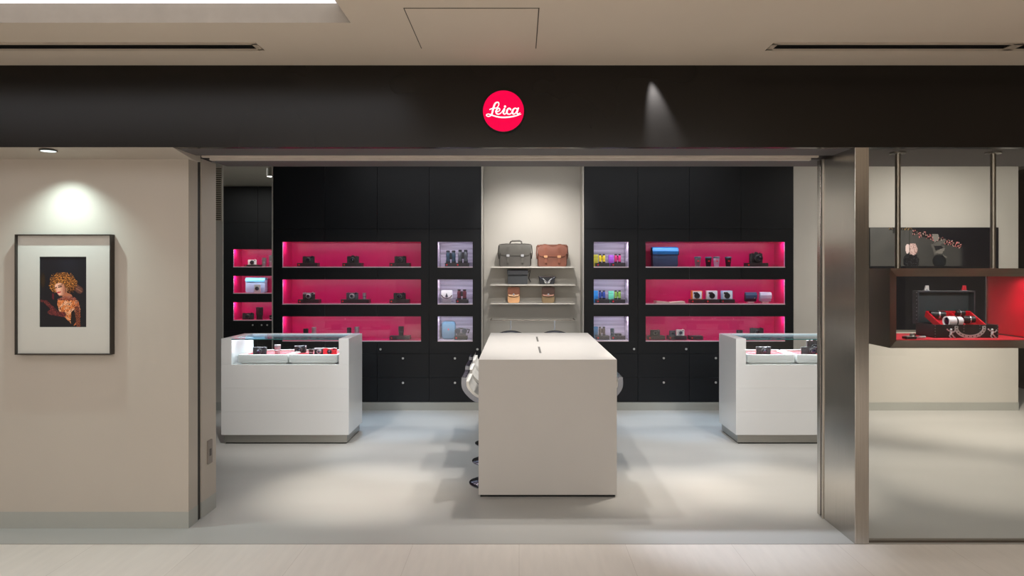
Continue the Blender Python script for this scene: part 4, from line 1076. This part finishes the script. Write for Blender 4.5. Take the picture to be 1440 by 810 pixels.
# little chrome figurines
fig = None
for k, px in enumerate((1337, 1395)):
    lb = ['tiny chrome jointed figurine in front of the case, left of the strap', 'tiny chrome jointed figurine at the right front corner of the case'][k]
    x = fx(px, 4.43)
    if fig is None:
        fig = thing('chrome_figurine', lb, 'figurine', (x, 4.43, FLZ), group='chrome figurines before the studded case')
        g = MB()
        g.tube([(0.0,0,0.025),(0.004,0,0.04)], 0.007, 8).ball((0.002,0,0.05), 0.0075, seg=10)
        g.tube([(0.004,0,0.040),(0.016,-0.004,0.036),(0.022,-0.006,0.046)], 0.003, 6).tube([(0.0,0,0.040),(-0.014,-0.003,0.045),(-0.022,-0.004,0.052)], 0.003, 6)
        g.tube([(0.0,0,0.026),(0.012,-0.004,0.014),(0.018,-0.004,0.004)], 0.0038, 6).tube([(0,0,0.026),(-0.010,-0.004,0.014),(-0.004,-0.006,0.004)], 0.0038, 6)
        g.build('body', mat('bright_steel',(200,206,212),0.3,0.5), fig, smooth=True)
        g = MB()
        for q in ((0.020,-0.006,0.004),(-0.004,-0.008,0.004),(0.023,-0.006,0.048),(-0.023,-0.004,0.053)): g.ball(q, 0.0048, seg=8)
        g.build('joint', SMET, fig, smooth=True)
    else: dup(fig, (x, 4.43, FLZ), None, lb)
# small folding tool at left
t = thing('small_silver_camera', 'small black and silver camera lying flat at the left of the red box floor', 'camera', (fx(1286,4.405), 4.405, FLZ))
MB().rbox(-0.062, 0.0, -0.03, 0.03, 0, 0.012, 0.008, ax='Z').build('camera_body', BMET, t, smooth=True)
MB().rbox(-0.055, -0.006, -0.024, 0.024, 0.012, 0.016, 0.006, ax='Z').build('top_plate', SMET, t, smooth=True)
MB().lathe([(0.017,0),(0.017,0.016),(0.013,0.022)], (-0.010,0,0.008), seg=16).build('lens_barrel', CHROME, t, smooth=True)
MB().tube([(0.0,-0.02,0.008),(0.03,0.0,0.008),(0.055,-0.018,0.01),(0.06,0.005,0.01),(0.03,0.015,0.008)], 0.006, 8).build('wrist_strap', SMET, t, smooth=True)
# letters M on the lid
def letterM(x, z, y, s, m, label):
    t = thing('letter_ornament', label, 'letter', (x, y, z))
    P = [(-0.5,0),(-0.22,1),(-0.02,1),(0.02,0.5),(0.22,1),(0.42,1),(0.5,0),(0.26,0),(0.25,0.62),(0.06,0.12),(-0.08,0.12),(-0.1,0.62),(-0.28,0)]
    n = len(P)
    g = MB(); b = g.bm
    A = [b.verts.new((u*s, -0.006, v*s*1.15)) for u, v in P]; B = [b.verts.new((u*s, 0.006, v*s*1.15)) for u, v in P]
    b.faces.new(A); b.faces.new(list(reversed(B)))
    for i in range(n): b.faces.new((A[i], B[i], B[(i+1)%n], A[(i+1)%n]))
    g.build('letter', m, t)
    MB().box(-s*0.75, s*0.6, -0.012, 0.012, -0.0035, 0.0).build('foot_strip', SMET, t)
lt = FLZ+lz1+0.0035
letterM(fx(1303, 4.70), lt, 4.70, 0.026, mat('white_letter',(225,225,225),0.4), 'small white letter M standing on the open case lid')
letterM(fx(1355.5, 4.70), lt, 4.70, 0.026, mat('red_letter',(226,40,60),0.4), 'small red letter M standing on the open case lid')

# ------------------------------------------------------------------ sign
sx, sz_ = fx(708, 4.20), fz(156.3, 4.20); R = 29*4.20/F
t = thing('round_logo_sign', 'round illuminated red sign with white script lettering on the black fascia', 'sign', (sx, 4.227, sz_))
MB().lathe([(R*1.03,0),(R*1.03,-0.026),(R*1.0,-0.030)], (0,0,0), 'Y', 64).build('rim', mat('black_sign_rim',(20,8,10),0.4), t, smooth=True)
MB().lathe([(R*0.995,-0.028),(R*0.99,-0.034),(0.001,-0.034)], (0,0,0), 'Y', 64).build('disc', mat('glowing_red_acrylic',(70,0,14),0.5, emit=0.95, ecol=(255,0,74), var=0.01, spec=0.1), t)
def catmull(P, k=8):
    Rr = []
    for i in range(len(P)-1):
        p0, p1, p2, p3 = P[max(0,i-1)], P[i], P[i+1], P[min(len(P)-1,i+2)]
        for j in range(k):
            u = j/k
            Rr.append(tuple(0.5*((2*p1[d])+(-p0[d]+p2[d])*u+(2*p0[d]-5*p1[d]+4*p2[d]-p3[d])*u*u+(-p0[d]+3*p1[d]-3*p2[d]+p3[d])*u**3) for d in range(3)))
    Rr.append(P[-1]); return Rr
strokes = [
 [(322,392,12),(352,384,12),(374,352,14),(373,324,16),(352,318,18),(328,336,22),(312,374,26),(300,420,26),(290,458,22),(270,486,15),(242,494,13),(221,483,12),(228,468,12),(256,466,14),(300,482,17),(360,499,19),(430,506,21),(520,500,20),(600,483,15),(652,465,6)],
 [(262,408,10),(284,398,14),(312,396,12)],
 [(338,436,10),(368,432,12),(388,412,14),(380,394,16),(358,398,20),(342,428,24),(348,458,20),(374,466,16),(400,452,12),(424,424,8)],
 [(424,424,8),(446,398,20),(438,424,24),(432,450,22),(446,466,16),(466,454,12),(484,424,8)],
 [(522,408,20),(512,394,16),(492,398,20),(476,428,24),(482,458,20),(508,466,16),(532,452,12),(552,424,8)],
 [(604,400,12),(580,392,16),(556,408,22),(544,440,24),(556,464,18),(578,458,14),(600,426,10)],
 [(618,392,18),(606,424,24),(602,452,22),(618,464,14),(640,450,8)]]
g = MB()
for S_ in strokes:
    pts = catmull(S_)
    rings = []
    for i, (x, y, w) in enumerate(pts):
        a = pts[max(0,i-1)]; b = pts[min(len(pts)-1,i+1)]
        dx, dy = b[0]-a[0], b[1]-a[1]; l = math.hypot(dx, dy) or 1
        w *= 0.86; nx2, ny2 = -dy/l*w/2, dx/l*w/2
        k = 1/258.0*R; X0 = (x-433)*k; Z0 = -(y-424)*k
        p = (X0+nx2*k, Z0-ny2*k); q = (X0-nx2*k, Z0+ny2*k)
        rings.append([(p[0], -0.0375, p[1]), (q[0], -0.0375, q[1]), (q[0], -0.034, q[1]), (p[0], -0.034, p[1])])
    g.loft(rings)
    for (x, y, w) in (pts[0], pts[-1]):
        k = R/258.0; g.lathe([(w/2*k, -0.034), (w/2*k, -0.0375)], ((x-433)*k, 0, -(y-424)*k), 'Y', 12)
k = R/258.0
g.lathe([(14*k,-0.034),(14*k,-0.0375)], ((453-433)*k, 0, -(371-424)*k), 'Y', 16)
g.build('lettering', mat('glowing_white_acrylic',(240,232,235),0.4, emit=0.85, ecol=(255,246,248)), t)

# ------------------------------------------------------------------ light fittings
def downlight(x, y, z, label, m=None, r=0.042):
    t = thing('recessed_downlight', label, 'ceiling light', (x, y, z))
    MB().lathe([(r*1.12,-0.003),(r*1.12,0.0),(r*0.95,0.0)], seg=24).build('trim_ring', mat('downlight_ring',(60,58,54),0.4,0.5), t, smooth=True)
    MB().lathe([(r*0.95,-0.0045),(r*0.2,-0.005)], seg=24).build('lens', mat('downlight_lens',(225,240,240),0.4,emit=1.4), t)
def spot(name, loc, target, power, angle, blend, col=(1,0.9,0.78), size=0.03):
    l = bpy.data.lights.new(name, 'SPOT'); l.energy = power; l.spot_size = math.radians(angle); l.spot_blend = blend; l.color = col; l.shadow_soft_size = size
    o = bpy.data.objects.new(name, l); C.objects.link(o); o.location = loc
    o.rotation_euler = (Vector(target)-Vector(loc)).to_track_quat('-Z', 'Y').to_euler()
    return o
downlight(fx(66.5, 4.27), 4.28, 2.236, 'small recessed downlight in the soffit above the framed portrait')
spot('portrait_lamp', (fx(66.5,4.27)+0.02, 4.285, 2.225), (fx(84,4.48), 4.34, 0.0), 40, 112, 1.0, (0.74,0.97,0.97), 0.012)
def track_spot(x, y, label, power=None, col=(1,0.9,0.8), tgt=None, angle=45, zc=ZI, s=1.0):
    t = thing('ceiling_spotlight', label, 'ceiling light', (x, y, zc), group='white cylinder spotlights on the interior ceiling')
    MB().lathe([(0.06*s,-0.012),(0.06*s,0)], seg=20).build('mount', CEILIN, t, smooth=True)
    MB().tube([(0,0,-0.01),(0,0,-0.06*s)], 0.01, 8).build('stem', CEILIN, t)
    MB().lathe([(0.028*s,-0.05*s),(0.052*s,-0.06*s),(0.055*s,-0.19*s),(0.045*s,-0.192*s)], seg=22).build('lamp_housing', mat('spot_housing',(150,148,140),0.5), t, smooth=True)
    MB().lathe([(0.045*s,-0.193*s),(0.005,-0.196*s)], seg=20).build('lamp_face', mat('spot_face',(250,250,245),0.4,emit=9), t)
    return t
t = track_spot(fx(380, 9.3), 9.3, 'white cylinder spotlight seen past the cabinet edge in the alcove', s=0.8)
t = track_spot(fx(309, 8.0)+0.03, 7.9, 'spotlight at the top of the louvred wall end', s=0.6)
WARM = (1.0,0.90,0.78); NEU = (1,0.95,0.9); COOL = (0.80,0.90,1.0); BLUE = (0.45,0.70,1.0)
zl_ = ZI-0.25
spots = [
 ((-1.35,5.45,zl_), (-1.12,5.28,0), 250, 38, 1.0, WARM),
 ((1.1,5.45,zl_), (0.98,5.28,0), 200, 34, 1.0, WARM),
 ((2.0,5.5,zl_), (1.85,5.35,0), 220, 36, 1.0, WARM),
 ((-0.75,7.3,zl_), (-0.75,8.0,0), 110, 34, 0.9, NEU),
 ((1.2,7.2,zl_), (1.2,8.0,0), 110, 34, 0.9, NEU),
 ((-1.9,6.2,zl_), (-0.75,6.35,0), 120, 44, 0.8, COOL),
 ((2.3,6.2,zl_), (1.15,6.35,0), 120, 44, 0.8, COOL),
 ((-1.6,7.6,zl_), (-1.2,7.5,0), 150, 40, 0.8, BLUE),
 ((1.9,7.6,zl_), (1.6,7.5,0), 150, 40, 0.8, BLUE),
 ((-1.9,5.15,zl_), (-2.05,6.7,0.65), 150, 48, 0.9, NEU),
 ((2.3,5.15,zl_), (2.45,6.7,0.65), 150, 48, 0.9, NEU),
 ((0.0,5.9,zl_), (-0.1,6.0,0), 90, 88, 0.6, NEU),
 ((0.4,6.1,zl_), (0.5,6.1,0), 90, 88, 0.6, NEU),
 ((0.05,7.2,zl_+0.1), (-0.0,8.5,1.9), 66, 56, 0.9, NEU),
 ((0.3,7.2,zl_+0.1), (0.35,8.5,1.9), 66, 56, 0.9, NEU),
 ((0.15,5.9,zl_), (0.15,8.45,1.15), 75, 26, 0.9, NEU),  # added fill to lift the bag wall under the shelves
 ((4.2,6.6,zl_), (4.8,7.5,0), 330, 74, 0.9, WARM),
 ((3.3,5.6,zl_), (3.4,5.6,0), 190, 46, 0.9, WARM),
 ((4.5,6.6,zl_), (4.4,8.2,1.6), 60, 80, 0.9, NEU),
]
for i, s_ in enumerate(spots):
    s_ = list(s_); 
    spot('ceiling_spot_or_fill', *s_)
def area(name, loc, sx, sy, power, col, rot=(0,0,0)): return strip_lamp(name, loc, sx, sy, power, col, rot)
area('shop_fill_lamp', (0.2, 6.7, ZI-0.02), 4.4, 2.2, 42, (0.96,0.97,1))  # added soft fill for the whole shop, not a real fitting
area('window_room_lamp', (4.7, 6.5, ZI-0.02), 2.4, 2.6, 40, (1,0.95,0.88))
area('alcove_lamp', (-4.0, 10.0, ZI-0.02), 1.6, 1.6, 26, (1,1,0.95))
area('corridor_lamp', (-0.3, -2.4, ZC-0.02), 6.4, 2.4, 520, (1,0.965,0.925))
area('corridor_lamp', (0.0, 2.0, ZC-0.02), 0.01, 0.01, 0.001, (1,0.95,0.9))
# streak on the fascia, thrown by an added spot that has no fitting
spot('fascia_streak_spot', (fx(911,4.227), 4.185, 2.70), (fx(932,4.227), 4.222, 2.3), 190, 36, 0.9, (0.78,0.86,1.0), 0.01)
# window box lamp
area('window_box_lamp', ((BX0+BX1)/2-0.02, 4.45, BZ1-0.055), 0.75, 0.03, 2.5, (1,0.97,0.97))
spot('window_box_spot', (fx(1418,4.4), 4.42, BZ1-0.055), (2.99, 4.6, 1.15), 1.6, 70, 0.8, (1,0.9,0.85), 0.01)

# ------------------------------------------------------------------ world, camera, view
w = bpy.data.worlds.new('World'); bpy.context.scene.world = w; w.use_nodes = True
w.node_tree.nodes['Background'].inputs[0].default_value = (1,0.95,0.9,1)
w.node_tree.nodes['Background'].inputs[1].default_value = 0.1
cam = bpy.data.cameras.new('Camera'); co = bpy.data.objects.new('Camera', cam); C.objects.link(co)
co.location = (0,0,CZ); co.rotation_euler = (PI/2,0,0)
cam.sensor_width = 36; cam.lens = 36*F/1440
cam.shift_x = -(CX-720)/1440; cam.shift_y = -(405-CY)/1440
cam.clip_end = 100
bpy.context.scene.camera = co
sc = bpy.context.scene
sc.view_settings.view_transform = 'Standard'; sc.view_settings.look = 'None'
sc.view_settings.gamma = 1; sc.view_settings.exposure = 0.0; sc.view_settings.use_curve_mapping = False
sc.cycles.use_denoising = True
sc.cycles.max_bounces = 8; sc.cycles.diffuse_bounces = 4; sc.cycles.transparent_max_bounces = 16
sc.cycles.sample_clamp_indirect = 4
